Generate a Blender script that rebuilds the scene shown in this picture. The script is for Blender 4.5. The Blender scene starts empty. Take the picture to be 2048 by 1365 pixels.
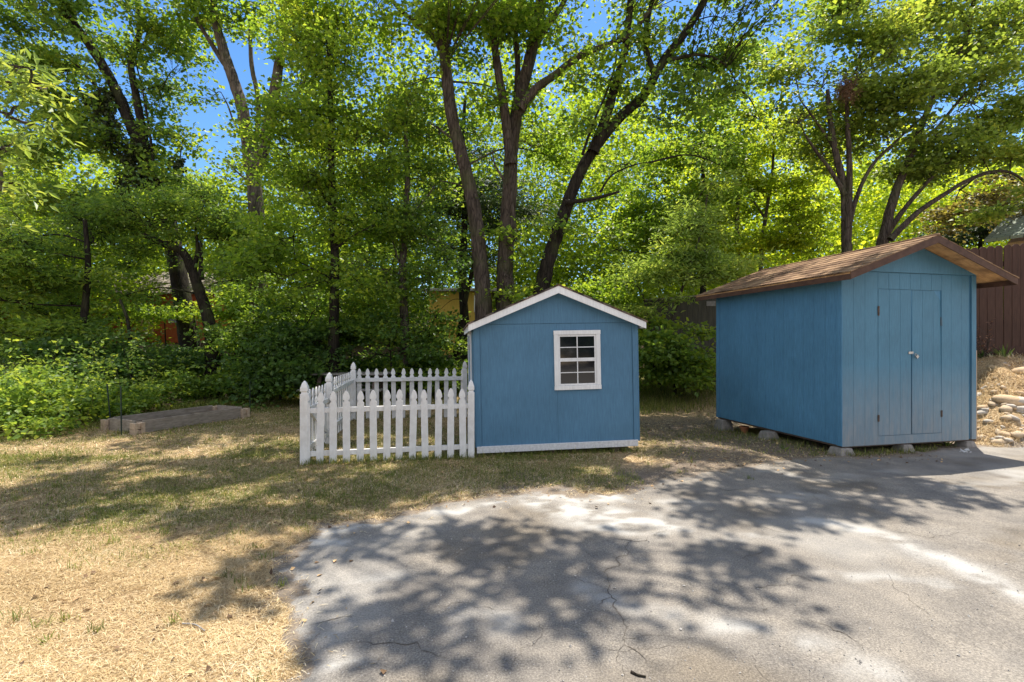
import bpy, math
import numpy as np
from mathutils import Vector, Matrix
R = math.radians
rng = np.random.default_rng(7)
scn = bpy.context.scene
COL = scn.collection

# ------------------------------------------------------------------ camera
cam_d = bpy.data.cameras.new('camera'); cam = bpy.data.objects.new('camera', cam_d); COL.objects.link(cam)
cam.location = (0, 0, 1.6); cam.rotation_euler = (R(90), 0, 0)
cam_d.sensor_width = 36; cam_d.lens = 36 * 963 / 2048; cam_d.shift_y = 0.0017
cam_d.clip_start = 0.05; cam_d.clip_end = 2000
scn.camera = cam
# ------------------------------------------------------------------ world, sun, exposure
SUN = Vector((0.22, 0.30, 1.0)).normalized()
w = bpy.data.worlds.new("World"); scn.world = w; w.use_nodes = True
nt = w.node_tree; nt.nodes.clear()
sky = nt.nodes.new('ShaderNodeTexSky'); sky.sky_type = 'NISHITA'; sky.sun_disc = False
sky.sun_elevation = math.asin(SUN.z); sky.sun_rotation = math.atan2(SUN.x, SUN.y)
sky.altitude = 900; sky.air_density = 1.0; sky.dust_density = 0.4; sky.ozone_density = 3.0
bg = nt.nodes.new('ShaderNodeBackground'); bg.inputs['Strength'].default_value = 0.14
wo = nt.nodes.new('ShaderNodeOutputWorld')
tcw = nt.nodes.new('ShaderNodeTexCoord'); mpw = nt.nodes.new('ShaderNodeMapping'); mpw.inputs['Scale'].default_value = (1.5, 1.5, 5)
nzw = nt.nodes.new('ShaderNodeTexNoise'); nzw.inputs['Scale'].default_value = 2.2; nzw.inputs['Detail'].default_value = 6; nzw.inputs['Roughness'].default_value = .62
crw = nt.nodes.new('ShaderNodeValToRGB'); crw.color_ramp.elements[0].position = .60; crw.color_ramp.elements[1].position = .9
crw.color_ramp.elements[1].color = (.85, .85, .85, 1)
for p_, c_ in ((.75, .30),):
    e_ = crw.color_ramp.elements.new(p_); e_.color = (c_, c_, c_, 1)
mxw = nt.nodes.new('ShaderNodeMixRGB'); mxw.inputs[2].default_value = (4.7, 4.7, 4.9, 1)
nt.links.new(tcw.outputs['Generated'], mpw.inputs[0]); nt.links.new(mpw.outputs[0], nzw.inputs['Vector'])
# unseen bright cloud added behind the viewer to fill the shade; only wisps ahead
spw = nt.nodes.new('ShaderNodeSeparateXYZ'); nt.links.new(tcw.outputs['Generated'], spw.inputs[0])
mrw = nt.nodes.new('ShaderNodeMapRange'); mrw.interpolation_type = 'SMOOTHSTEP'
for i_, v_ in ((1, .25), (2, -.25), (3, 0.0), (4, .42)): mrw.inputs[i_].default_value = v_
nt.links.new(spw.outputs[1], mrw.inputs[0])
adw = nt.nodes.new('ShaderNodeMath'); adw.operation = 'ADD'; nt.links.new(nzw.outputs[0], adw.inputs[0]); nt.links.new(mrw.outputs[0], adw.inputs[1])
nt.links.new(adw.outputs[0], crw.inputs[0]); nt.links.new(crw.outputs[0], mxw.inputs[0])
hsw = nt.nodes.new('ShaderNodeHueSaturation'); hsw.inputs['Saturation'].default_value = 1.2
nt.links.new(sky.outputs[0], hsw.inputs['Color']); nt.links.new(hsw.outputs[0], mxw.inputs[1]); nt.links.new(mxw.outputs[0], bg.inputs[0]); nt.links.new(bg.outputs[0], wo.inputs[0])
sd = bpy.data.lights.new('sun', 'SUN'); sd.energy = 5.0; sd.angle = R(.53); sd.color = (1, .93, .81)
so = bpy.data.objects.new('sun', sd); COL.objects.link(so); so.location = (10, 10, 30)
so.rotation_euler = SUN.to_track_quat('Z', 'Y').to_euler()
scn.view_settings.view_transform = 'Standard'; scn.view_settings.look = 'None'
scn.view_settings.exposure = 0.82; scn.view_settings.gamma = 1
scn.cycles.max_bounces = 7; scn.cycles.diffuse_bounces = 4; scn.cycles.transmission_bounces = 4
scn.cycles.caustics_reflective = False; scn.cycles.caustics_refractive = False

# ------------------------------------------------------------------ helpers
def tag(o, label=None, cat=None, group=None, kind=None):
    if label: o['label'] = label
    if cat: o['category'] = cat
    if group: o['group'] = group
    if kind: o['kind'] = kind
    return o
def empty(name, loc=(0, 0, 0), rot=(0, 0, 0)):
    o = bpy.data.objects.new(name, None); o.empty_display_size = .2; COL.objects.link(o)
    o.location = loc; o.rotation_euler = rot
    return o
def P(u, v, Y):
    return np.array([(u - 1024) / 963 * Y, Y, 1.6 + (686 - v) / 963 * Y])
def G(u, v, z=0.0):                       # point on level z seen at photo pixel
    Y = (1.6 - z) * 963 / (v - 686)
    return np.array([(u - 1024) / 963 * Y, Y])

def _hash(ix, iy, s):
    h = (ix * 374761393 + iy * 668265263 + s * 1442695041) & 0xffffffff
    h = ((h ^ (h >> 13)) * 1274126177) & 0xffffffff
    return ((h ^ (h >> 16)) & 0xffff) / 65535.0
def vnoise(x, y, s=0):
    x = np.asarray(x, float); y = np.asarray(y, float)
    ix = np.floor(x).astype(np.int64); iy = np.floor(y).astype(np.int64)
    fx = x - ix; fy = y - iy; fx = fx * fx * (3 - 2 * fx); fy = fy * fy * (3 - 2 * fy)
    a = _hash(ix, iy, s); b = _hash(ix + 1, iy, s); c = _hash(ix, iy + 1, s); d = _hash(ix + 1, iy + 1, s)
    return (a * (1 - fx) + b * fx) * (1 - fy) + (c * (1 - fx) + d * fx) * fy
def fbm(x, y, s=0, o=4):
    t = 0; a = .5; n = 0
    for i in range(o):
        t = t + a * vnoise(x * 2 ** i, y * 2 ** i, s + i * 17); n += a; a *= .5
    return t / n
def sstep(a, b, x):
    t = np.clip((x - a) / (b - a), 0, 1); return t * t * (3 - 2 * t)

def mesh_np(name, V, F, mats, attrs=None, fmat=None, smooth=False, parent=None, uv=None):
    V = np.asarray(V, np.float32); F = np.asarray(F, np.int32); k = F.shape[1]; m = len(F)
    me = bpy.data.meshes.new(name)
    me.vertices.add(len(V)); me.vertices.foreach_set('co', V.ravel())
    me.loops.add(m * k); me.loops.foreach_set('vertex_index', F.ravel())
    me.polygons.add(m); me.polygons.foreach_set('loop_start', np.arange(0, m * k, k, dtype=np.int32))
    if fmat is not None: me.polygons.foreach_set('material_index', np.asarray(fmat, np.int32))
    me.update(calc_edges=True)
    me.polygons.foreach_set('use_smooth', np.full(m, smooth))
    for nm, (dom, arr) in (attrs or {}).items():
        a = me.attributes.new(nm, 'FLOAT', dom); a.data.foreach_set('value', np.asarray(arr, np.float32))
    for mt in (mats if isinstance(mats, (list, tuple)) else [mats]): me.materials.append(mt)
    o = bpy.data.objects.new(name, me); COL.objects.link(o)
    if parent: o.parent = parent
    return o

class MB:
    def __init__(s): s.v = []; s.f = []; s.m = []
    def face(s, pts, mi=0):
        b = len(s.v); s.v += [tuple(p) for p in pts]; s.f.append(tuple(range(b, b + len(pts)))); s.m.append(mi)
    def box(s, x0, x1, y0, y1, z0, z1, mi=0, M=None):
        p = [Vector((x, y, z)) for z in (z0, z1) for y in (y0, y1) for x in (x0, x1)]
        if M is not None: p = [M @ q for q in p]
        b = len(s.v); s.v += [tuple(q) for q in p]
        for f in ((0, 2, 3, 1), (4, 5, 7, 6), (0, 1, 5, 4), (2, 6, 7, 3), (0, 4, 6, 2), (1, 3, 7, 5)):
            s.f.append(tuple(b + i for i in f)); s.m.append(mi)
    def beam(s, a, b, w, h, mi=0, up=(0, 0, 1)):
        a = Vector(a); b = Vector(b); d = (b - a); L = d.length; d.normalize(); upv = Vector(up)
        sx = d.cross(upv).normalized(); uz = sx.cross(d)
        M = Matrix(((d.x, sx.x, uz.x, a.x), (d.y, sx.y, uz.y, a.y), (d.z, sx.z, uz.z, a.z), (0, 0, 0, 1)))
        s.box(0, L, -w / 2, w / 2, -h / 2, h / 2, mi, M)
    def prism(s, prof, axis, t0, t1, mi=0, M=None):
        n = len(prof)
        def mk(p, t):
            q = {'y': (p[0], t, p[1]), 'x': (t, p[0], p[1]), 'z': (p[0], p[1], t)}[axis]
            q = Vector(q); return tuple(M @ q) if M is not None else tuple(q)
        b = len(s.v); s.v += [mk(p, t0) for p in prof] + [mk(p, t1) for p in prof]
        s.f.append(tuple(b + i for i in range(n))); s.m.append(mi)
        s.f.append(tuple(b + n + i for i in reversed(range(n)))); s.m.append(mi)
        for i in range(n):
            j = (i + 1) % n; s.f.append((b + i, b + n + i, b + n + j, b + j)); s.m.append(mi)
    def cyl(s, a, b, r0, r1=None, n=10, mi=0):
        r1 = r0 if r1 is None else r1; a = Vector(a); b = Vector(b); d = (b - a).normalized()
        u = d.orthogonal().normalized(); w_ = d.cross(u); k = len(s.v)
        for c, r in ((a, r0), (b, r1)):
            for i in range(n):
                t = 2 * math.pi * i / n; s.v.append(tuple(c + (u * math.cos(t) + w_ * math.sin(t)) * r))
        for i in range(n):
            j = (i + 1) % n; s.f.append((k + i, k + j, k + n + j, k + n + i)); s.m.append(mi)
        s.f.append(tuple(k + i for i in reversed(range(n)))); s.m.append(mi)
        s.f.append(tuple(k + n + i for i in range(n))); s.m.append(mi)
    def build(s, name, mats, parent=None, bevel=0, smooth=False):
        me = bpy.data.meshes.new(name); me.from_pydata(s.v, [], s.f)
        mats = mats if isinstance(mats, (list, tuple)) else [mats]
        for mt in mats: me.materials.append(mt)
        me.polygons.foreach_set('material_index', s.m); me.update()
        import bmesh
        bm = bmesh.new(); bm.from_mesh(me); bmesh.ops.recalc_face_normals(bm, faces=bm.faces); bm.to_mesh(me); bm.free()
        if smooth: me.polygons.foreach_set('use_smooth', [True] * len(me.polygons))
        o = bpy.data.objects.new(name, me); COL.objects.link(o)
        if parent: o.parent = parent
        if bevel:
            bv = o.modifiers.new('bevel', 'BEVEL'); bv.width = bevel; bv.segments = 2; bv.limit_method = 'ANGLE'
        return o

# ------------------------------------------------------------------ materials
def newmat(name):
    m = bpy.data.materials.new(name); m.use_nodes = True; t = m.node_tree
    b = t.nodes['Principled BSDF']; return m, t, b
def N(t, typ, **kw):
    n = t.nodes.new(typ)
    for k, v in kw.items():
        if k in n.inputs: n.inputs[k].default_value = v
        else: setattr(n, k, v)
    return n
def ramp(t, stops):
    r = t.nodes.new('ShaderNodeValToRGB'); e = r.color_ramp.elements
    while len(e) < len(stops): e.new(.5)
    for i, (p, c) in enumerate(stops):
        e[i].position = p; e[i].color = (*c, 1) if len(c) == 3 else c
    return r
def coords(t, scale=(1, 1, 1), kind='Object'):
    tc = t.nodes.new('ShaderNodeTexCoord'); mp = t.nodes.new('ShaderNodeMapping'); mp.inputs['Scale'].default_value = scale
    t.links.new(tc.outputs[kind], mp.inputs[0]); return mp.outputs[0]
def mat_noise(name, c0, c1, scale=(1, 1, 1), nscale=8, rough=.8, bump=.2, detail=6, p0=.3, p1=.7, bdist=.01, spec=.3, c2=None, s2=1.2, f2=.5):
    m, t, b = newmat(name); L = t.links.new
    co = coords(t, scale); nz = N(t, 'ShaderNodeTexNoise', Scale=nscale, Detail=detail, Roughness=.65); L(co, nz.inputs['Vector'])
    r = ramp(t, [(p0, c0), (p1, c1)]); L(nz.outputs[0], r.inputs[0]); colr = r.outputs[0]
    if c2:
        n2 = N(t, 'ShaderNodeTexNoise', Scale=s2, Detail=4, Roughness=.6); L(coords(t), n2.inputs['Vector'])
        r2 = ramp(t, [(.42, (0, 0, 0)), (.68, (f2, f2, f2))]); L(n2.outputs[0], r2.inputs[0])
        mx = t.nodes.new('ShaderNodeMixRGB'); mx.inputs[2].default_value = (*c2, 1); L(r2.outputs[0], mx.inputs[0]); L(colr, mx.inputs[1]); colr = mx.outputs[0]
    L(colr, b.inputs['Base Color'])
    b.inputs['Roughness'].default_value = rough; b.inputs['Specular IOR Level'].default_value = spec
    if bump:
        bp = N(t, 'ShaderNodeBump', Strength=bump, Distance=bdist); L(nz.outputs[0], bp.inputs['Height']); L(bp.outputs[0], b.inputs['Normal'])
    return m

def leafmat(name, stops, tcol, trans=.45, rough=.45):
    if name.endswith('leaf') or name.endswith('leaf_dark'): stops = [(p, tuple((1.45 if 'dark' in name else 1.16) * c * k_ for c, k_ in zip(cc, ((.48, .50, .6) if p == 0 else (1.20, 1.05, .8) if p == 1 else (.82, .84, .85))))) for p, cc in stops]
    m = bpy.data.materials.new(name); m.use_nodes = True; t = m.node_tree; L = t.links.new
    b = t.nodes['Principled BSDF']; out = t.nodes['Material Output']
    at = t.nodes.new('ShaderNodeAttribute'); at.attribute_name = 'rnd'
    r = ramp(t, stops); L(at.outputs['Fac'], r.inputs[0]); L(r.outputs[0], b.inputs['Base Color'])
    b.inputs['Roughness'].default_value = rough; b.inputs['Specular IOR Level'].default_value = .35
    mx = t.nodes.new('ShaderNodeMixRGB'); mx.blend_type = 'MULTIPLY'; mx.inputs[0].default_value = 1
    mx.inputs[2].default_value = (*tcol, 1); L(r.outputs[0], mx.inputs[1])
    tr = t.nodes.new('ShaderNodeBsdfTranslucent'); L(mx.outputs[0], tr.inputs[0])
    ms = t.nodes.new('ShaderNodeMixShader'); ms.inputs[0].default_value = trans
    L(b.outputs[0], ms.inputs[1]); L(tr.outputs[0], ms.inputs[2]); L(ms.outputs[0], out.inputs[0])
    return m
TC = (3.2, 2.85, 1.6)
LM = {
 'maple': leafmat('maple_leaf', [(0, (0.074, 0.135, 0.016)), (.5, (0.128, 0.209, 0.027)), (1, (0.203, 0.270, 0.041))], TC, .50),
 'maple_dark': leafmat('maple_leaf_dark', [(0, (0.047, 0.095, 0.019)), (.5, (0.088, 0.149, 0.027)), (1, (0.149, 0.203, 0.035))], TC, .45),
 'yellow': leafmat('yellow_green_leaf', [(0, (0.115, 0.176, 0.016)), (.5, (0.189, 0.263, 0.024)), (1, (0.270, 0.324, 0.041))], TC, .55),
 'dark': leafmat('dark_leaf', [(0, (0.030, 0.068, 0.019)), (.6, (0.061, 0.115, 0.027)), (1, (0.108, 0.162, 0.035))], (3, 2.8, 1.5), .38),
 'pale': leafmat('pale_leaf', [(0, (.130, .190, .040)), (.5, (.205, .285, .065)), (1, (.300, .360, .110))], (2.5, 2.4, 1.4), .45),
 'light': leafmat('light_leaf', [(0, (.095, .150, .028)), (.5, (.160, .230, .045)), (1, (.250, .310, .080))], (2.9, 2.6, 1.4), .45),
 'bramble': leafmat('bramble_leaf', [(0, (0.081, 0.155, 0.030)), (.5, (0.142, 0.236, 0.046)), (1, (0.223, 0.311, 0.068))], (2.7, 2.3, 1.3), .45),
 'long': leafmat('long_leaf', [(0, (0.121, 0.203, 0.041)), (.5, (0.196, 0.284, 0.061)), (1, (0.270, 0.351, 0.081))], (2.4, 2.1, 1.3), .42, .35),
 'conifer': leafmat('conifer_needle', [(0, (0.022, 0.046, 0.019)), (1, (0.054, 0.089, 0.030))], (1.6, 1.6, 1), .15, .6),
 'brown': leafmat('dry_leaf', [(0, (0.101, 0.081, 0.030)), (.5, (0.162, 0.135, 0.041)), (1, (0.176, 0.203, 0.047))], (2.4, 2.2, 1.5), .4),
 'ivy': leafmat('ivy_leaf', [(0, (0.016, 0.030, 0.011)), (1, (0.047, 0.068, 0.022))], (1.5, 1.6, 1), .2),
}
def barkmat(name, c0, c1):
    m, t, b = newmat(name); L = t.links.new
    nz = N(t, 'ShaderNodeTexNoise', Scale=9, Detail=7, Roughness=.7); L(coords(t, (1, 1, .22)), nz.inputs['Vector'])
    vo = N(t, 'ShaderNodeTexVoronoi', Scale=16); vo.feature = 'DISTANCE_TO_EDGE'; L(coords(t, (1, 1, .15)), vo.inputs['Vector'])
    r = ramp(t, [(.3, c0), (.72, c1)]); L(nz.outputs[0], r.inputs[0])
    rv = ramp(t, [(0, (.45, .45, .45)), (.12, (1, 1, 1))]); L(vo.outputs[0], rv.inputs[0])
    mx = t.nodes.new('ShaderNodeMixRGB'); mx.blend_type = 'MULTIPLY'; mx.inputs[0].default_value = 1; L(r.outputs[0], mx.inputs[1]); L(rv.outputs[0], mx.inputs[2])
    n3 = N(t, 'ShaderNodeTexNoise', Scale=1.3, Detail=4); L(coords(t), n3.inputs['Vector'])
    r3 = ramp(t, [(.52, (0, 0, 0)), (.66, (.55, .55, .55))]); L(n3.outputs[0], r3.inputs[0])
    m3 = t.nodes.new('ShaderNodeMixRGB'); m3.inputs[2].default_value = (.075, .085, .035, 1); L(r3.outputs[0], m3.inputs[0]); L(mx.outputs[0], m3.inputs[1])
    L(m3.outputs[0], b.inputs['Base Color']); b.inputs['Roughness'].default_value = .9; b.inputs['Specular IOR Level'].default_value = .15
    ad = t.nodes.new('ShaderNodeMath'); ad.operation = 'ADD'; L(nz.outputs[0], ad.inputs[0]); L(rv.outputs[0], ad.inputs[1])
    bp = N(t, 'ShaderNodeBump', Strength=.8, Distance=.02); L(ad.outputs[0], bp.inputs['Height']); L(bp.outputs[0], b.inputs['Normal'])
    return m
BK = {'brown': barkmat('brown_bark', (.030, .023, .019), (.150, .118, .098)),
      'grey': barkmat('grey_bark', (.05, .042, .034), (.19, .155, .125)),
      'dark': barkmat('dark_bark', (.012, .010, .008), (.05, .040, .032))}

def paint(name, base, fade=None, zfade=None, tex='v', rough=.55, darker=.82):
    m, t, b = newmat(name); L = t.links.new
    sc = (9, 9, .7) if tex == 'v' else (1.2, 1.2, 14)
    nz = N(t, 'ShaderNodeTexNoise', Scale=7, Detail=6, Roughness=.7); L(coords(t, sc), nz.inputs['Vector'])
    n2 = N(t, 'ShaderNodeTexNoise', Scale=1.1, Detail=5, Roughness=.6); L(coords(t), n2.inputs['Vector'])
    r = ramp(t, [(.3, tuple(c * darker for c in base)), (.7, tuple(min(1, c * 1.12) for c in base))]); L(nz.outputs[0], r.inputs[0])
    r2 = ramp(t, [(.35, (.88, .88, .88)), (.65, (1.06, 1.06, 1.06))]); L(n2.outputs[0], r2.inputs[0])
    mx = t.nodes.new('ShaderNodeMixRGB'); mx.blend_type = 'MULTIPLY'; mx.inputs[0].default_value = 1; L(r.outputs[0], mx.inputs[1]); L(r2.outputs[0], mx.inputs[2])
    colr = mx.outputs[0]
    if fade:                                  # weathered, sun-bleached and splashed paint low on the boards
        sx = N(t, 'ShaderNodeSeparateXYZ'); L(coords(t), sx.inputs[0])
        mr = N(t, 'ShaderNodeMapRange'); mr.inputs[1].default_value = zfade[0]; mr.inputs[2].default_value = zfade[1]
        mr.inputs[3].default_value = 1.0; mr.inputs[4].default_value = 0; L(sx.outputs[2], mr.inputs[0])
        n4 = N(t, 'ShaderNodeTexNoise', Scale=5, Detail=8, Roughness=.75); L(coords(t, (3, 3, .5)), n4.inputs['Vector'])
        mm = t.nodes.new('ShaderNodeMath'); mm.operation = 'MULTIPLY_ADD'; L(n4.outputs[0], mm.inputs[0]); mm.inputs[1].default_value = 1.3; mm.inputs[2].default_value = -.15
        mu = t.nodes.new('ShaderNodeMath'); mu.operation = 'MULTIPLY'; mu.use_clamp = True; L(mm.outputs[0], mu.inputs[0]); L(mr.outputs[0], mu.inputs[1])
        m5 = t.nodes.new('ShaderNodeMixRGB'); m5.inputs[2].default_value = (*fade, 1); L(mu.outputs[0], m5.inputs[0]); L(colr, m5.inputs[1]); colr = m5.outputs[0]
    L(colr, b.inputs['Base Color']); b.inputs['Roughness'].default_value = rough; b.inputs['Specular IOR Level'].default_value = .3
    bp = N(t, 'ShaderNodeBump', Strength=.35, Distance=.004); L(nz.outputs[0], bp.inputs['Height']); L(bp.outputs[0], b.inputs['Normal'])
    return m
BLUE = (.075, .215, .40)
M = {}
M['blue_small'] = paint('blue_shed_paint', (.088, .205, .325), tex='v')
M['blue_big'] = paint('blue_siding_paint', (.100, .265, .420), tex='v', darker=.70)
M['blue_front'] = paint('weathered_blue_paint', (.085, .220, .325), fade=(.42, .38, .34), zfade=(-.1, 1.15), tex='v')
M['white'] = paint('white_trim_paint', (.80, .80, .80), darker=.9)
M['white_old'] = mat_noise('old_white_paint', (.70, .69, .68), (.84, .83, .82), (1, 1, .3), 14, .6, .3, c2=(.42, .38, .33), s2=7, f2=.35)
M['skirt'] = mat_noise('worn_white_skirt', (.50, .50, .52), (.74, .74, .75), (1, 1, 1), 30, .7, .3)
M['brown_fascia'] = mat_noise('brown_fascia_paint', (.060, .030, .020), (.120, .065, .042), (1, 1, 1), 9, .7, .3)
M['plywood'] = mat_noise('bare_plywood', (.50, .27, .11), (.72, .44, .20), (1, 6, 1), 5, .8, .2, c2=(.16, .08, .04), s2=5, f2=.7)
M['fence_brown'] = mat_noise('brown_fence_stain', (.040, .020, .014), (.085, .043, .030), (6, 6, .5), 6, .75, .3)
M['fence_old'] = mat_noise('old_fence_wood', (.050, .048, .038), (.115, .105, .080), (6, 6, .4), 5, .9, .3)
M['grey_wood'] = mat_noise('weathered_grey_wood', (.16, .15, .14), (.34, .32, .30), (1, 1, 1), 12, .85, .3)
M['bed_wood'] = mat_noise('weathered_bed_board', (.19, .155, .12), (.36, .31, .26), (1, 1, 4), 7, .85, .3)
M['concrete'] = mat_noise('concrete_block', (.16, .145, .13), (.34, .31, .28), (1, 1, 1), 14, .9, .4)
M['tan_block'] = mat_noise('tan_concrete_block', (.36, .27, .19), (.54, .42, .31), (1, 1, 1), 22, .9, .4)
M['terracotta'] = mat_noise('terracotta', (.40, .15, .07), (.52, .22, .11), (1, 1, 1), 12, .8, .1)
M['metal'] = mat_noise('galvanised_metal', (.35, .34, .33), (.55, .54, .52), (1, 1, 1), 20, .4, .1); M['metal'].node_tree.nodes['Principled BSDF'].inputs['Metallic'].default_value = .8
M['rust'] = mat_noise('rusty_steel', (.06, .045, .04), (.16, .11, .08), (1, 1, 1), 30, .6, .1)
M['stake'] = mat_noise('green_steel_stake', (.015, .028, .020), (.03, .05, .04), (1, 1, 1), 20, .5, .1)
M['paper'] = mat_noise('white_scrap', (.7, .7, .7), (.85, .85, .85), (1, 1, 1), 20, .7, .1)
M['orange'] = mat_noise('red_orange_siding', (.40, .085, .035), (.52, .125, .055), (8, 8, .5), 4, .8, .2)
M['yellow'] = mat_noise('ochre_yellow_siding', (.42, .27, .05), (.56, .37, .08), (8, 8, .5), 4, .8, .2)
M['tan_board'] = mat_noise('bare_tan_board', (.42, .28, .17), (.60, .42, .27), (3, 3, .5), 9, .8, .2)
M['dark_glass'], _t, _b = newmat('window_glass')
_b.inputs['Base Color'].default_value = (.008, .010, .014, 1); _b.inputs['Roughness'].default_value = .06; _b.inputs['IOR'].default_value = 1.75
_nz = N(_t, 'ShaderNodeTexNoise', Scale=3, Detail=2); _t.links.new(coords(_t), _nz.inputs['Vector'])
_bp = N(_t, 'ShaderNodeBump', Strength=.05, Distance=.02); _t.links.new(_nz.outputs[0], _bp.inputs['Height']); _t.links.new(_bp.outputs[0], _b.inputs['Normal'])
def shingle(name, c0, c1, c2):
    m, t, b = newmat(name); L = t.links.new
    br = t.nodes.new('ShaderNodeTexBrick'); br.offset = .5
    for k, v in (('Scale', 1.0), ('Mortar Size', .012), ('Brick Width', .32), ('Row Height', .14), ('Bias', 0.0)): br.inputs[k].default_value = v
    br.inputs['Color1'].default_value = (*c0, 1); br.inputs['Color2'].default_value = (*c1, 1); br.inputs['Mortar'].default_value = tuple(c * .35 for c in c0) + (1,)
    # object coordinates: y runs along the eave, x up the slope
    tc = t.nodes.new('ShaderNodeTexCoord'); sp = t.nodes.new('ShaderNodeSeparateXYZ'); cb = t.nodes.new('ShaderNodeCombineXYZ')
    L(tc.outputs['Object'], sp.inputs[0]); L(sp.outputs[1], cb.inputs[0]); L(sp.outputs[0], cb.inputs[1]); L(cb.outputs[0], br.inputs['Vector'])
    nz = N(t, 'ShaderNodeTexNoise', Scale=2.2, Detail=8, Roughness=.7); L(tc.outputs['Object'], nz.inputs['Vector'])
    r = ramp(t, [(.45, (0, 0, 0)), (.62, (1, 1, 1))]); L(nz.outputs[0], r.inputs[0])
    mx = t.nodes.new('ShaderNodeMixRGB'); mx.inputs[2].default_value = (*c2, 1); L(r.outputs[0], mx.inputs[0]); L(br.outputs[0], mx.inputs[1]); L(mx.outputs[0], b.inputs['Base Color'])
    ng = N(t, 'ShaderNodeTexNoise', Scale=160, Detail=2); L(tc.outputs['Object'], ng.inputs['Vector'])
    ad = t.nodes.new('ShaderNodeMath'); ad.operation = 'MULTIPLY_ADD'; ad.inputs[1].default_value = .35; L(ng.outputs[0], ad.inputs[0]); L(br.outputs['Fac'], ad.inputs[2])
    bp = N(t, 'ShaderNodeBump', Strength=.7, Distance=-.012); L(ad.outputs[0], bp.inputs['Height']); L(bp.outputs[0], b.inputs['Normal'])
    b.inputs['Roughness'].default_value = .9; b.inputs['Specular IOR Level'].default_value = .15
    return m
M['shingle_brown'] = shingle('brown_shingle', (.13, .075, .045), (.20, .12, .075), (.34, .22, .13))
M['shingle_grey'] = shingle('grey_brown_shingle', (.10, .085, .075), (.16, .13, .11), (.26, .15, .09))
M['shingle_green'] = shingle('grey_green_shingle', (.22, .25, .21), (.30, .33, .28), (.26, .30, .25))
M['shingle_pink'] = shingle('pinkish_grey_shingle', (.22, .19, .18), (.28, .24, .23), (.30, .26, .24))

# ------------------------------------------------------------------ terrain
BC = np.array([4.68, 6.82]); BU = np.array([.9756, .2195]); BV = np.array([-.2195, .9756])    # big shed corner and axes
def terr(x, y):
    x = np.asarray(x, float); y = np.asarray(y, float)
    z = 0 * x
    z = z - .11 * sstep(7.6, 9.6, y) * sstep(1.8, 3.2, x) * (1 - sstep(12, 16, y))
    z = z + .05 * sstep(8.5, 9.8, y) * (1 - sstep(1.0, 2.2, x)) * sstep(-4.5, -3, x)
    # creek bed behind the lawn, bank beyond, hillside
    edge = 15.6 - 4.2 * sstep(-6.5, -9.5, x) - 3.0 * sstep(-10, -14, x)
    edge = edge + .5 * (vnoise(x * .7, y * 0, 3) - .5)
    cr = sstep(edge, edge + 2.5, y) * (1 - sstep(2.0, 6.0, x))
    z = z - 1.35 * cr * (1 - sstep(19, 24, y))
    rise = 1.5 * sstep(19.5, 26, y) + 1.0 * sstep(28, 45, y) + 14 * sstep(60, 170, y)
    z = z + rise
    rx, ry = x - BC[0], y - BC[1]; u = rx * BU[0] + ry * BU[1]
    h = 1.42 * np.clip(np.minimum(u - 2.95, (y - 7.35) * 1.12) / 1.75, 0, 1)
    h = h + .08 * sstep(.02, .4, h) * (fbm(x * 3, y * 3, 5) - .5) * 2
    z = z + h * (1 - sstep(20, 26, y))
    z = z + 1.1 * sstep(13, 17, y) * sstep(3, 6, x) * (1 - sstep(19, 24, y)) * (1 - sstep(.2, .9, h))
    return z + .025 * (fbm(x * .6, y * .6, 9) - .5)

APX = [(525, 1365), (575, 1250), (575, 1150), (590, 1090), (640, 1060), (760, 1040), (950, 1003), (1080, 985), (1210, 984), (1290, 968), (1380, 945), (1500, 925), (1650, 914), (1780, 911), (1950, 893), (2048, 893)]
APOLY = [(-.8, -22), (-.8, -4), (-.75, 0), (-1.1, 1.4)] + [tuple(G(*p)) for p in APX] + [(11, 8.0), (16, 8.6), (16, -22)]
APOLY = np.array(APOLY)
def poly_sd(x, y, poly):
    x = np.asarray(x, float); y = np.asarray(y, float)
    d = np.full(x.shape, 1e9); ins = np.zeros(x.shape, bool); n = len(poly)
    for i in range(n):
        ax, ay = poly[i]; bx, by = poly[(i + 1) % n]
        ex, ey = bx - ax, by - ay; t = np.clip(((x - ax) * ex + (y - ay) * ey) / (ex * ex + ey * ey + 1e-12), 0, 1)
        d = np.minimum(d, np.hypot(x - ax - t * ex, y - ay - t * ey))
        c = ((ay > y) != (by > y)) & (x < (bx - ax) * (y - ay) / (by - ay + 1e-12) + ax); ins ^= c
    return np.where(ins, d, -d)
def asd(x, y):
    return poly_sd(x, y, APOLY) + .26 * (fbm(x * 1.7, y * 1.7, 21) - .5) * 2 + .22 * (fbm(x * 8, y * 8, 22, 3) - .5)
def greenness(x, y):
    g = .20 + .75 * (fbm(x * .55, y * .8, 31) - .5) * 2 + .35 * (fbm(x * 2.5, y * 2.5, 32) - .5) * 2
    g = g + .34 * sstep(3.6, 5.2, y) - .22 * (1 - sstep(2.8, 4.4, y))
    g = g + .12 * np.exp(-((y - 5.6) / .8) ** 2) * sstep(-3.5, -1, x) * (1 - sstep(1.5, 3, x))
    g = g - .35 * sstep(2.0, 3.0, x) * (1 - sstep(13, 15, y)) + .5 * sstep(13, 15, y) * sstep(1.5, 3, x)
    return np.clip(g, 0, 1)

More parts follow.
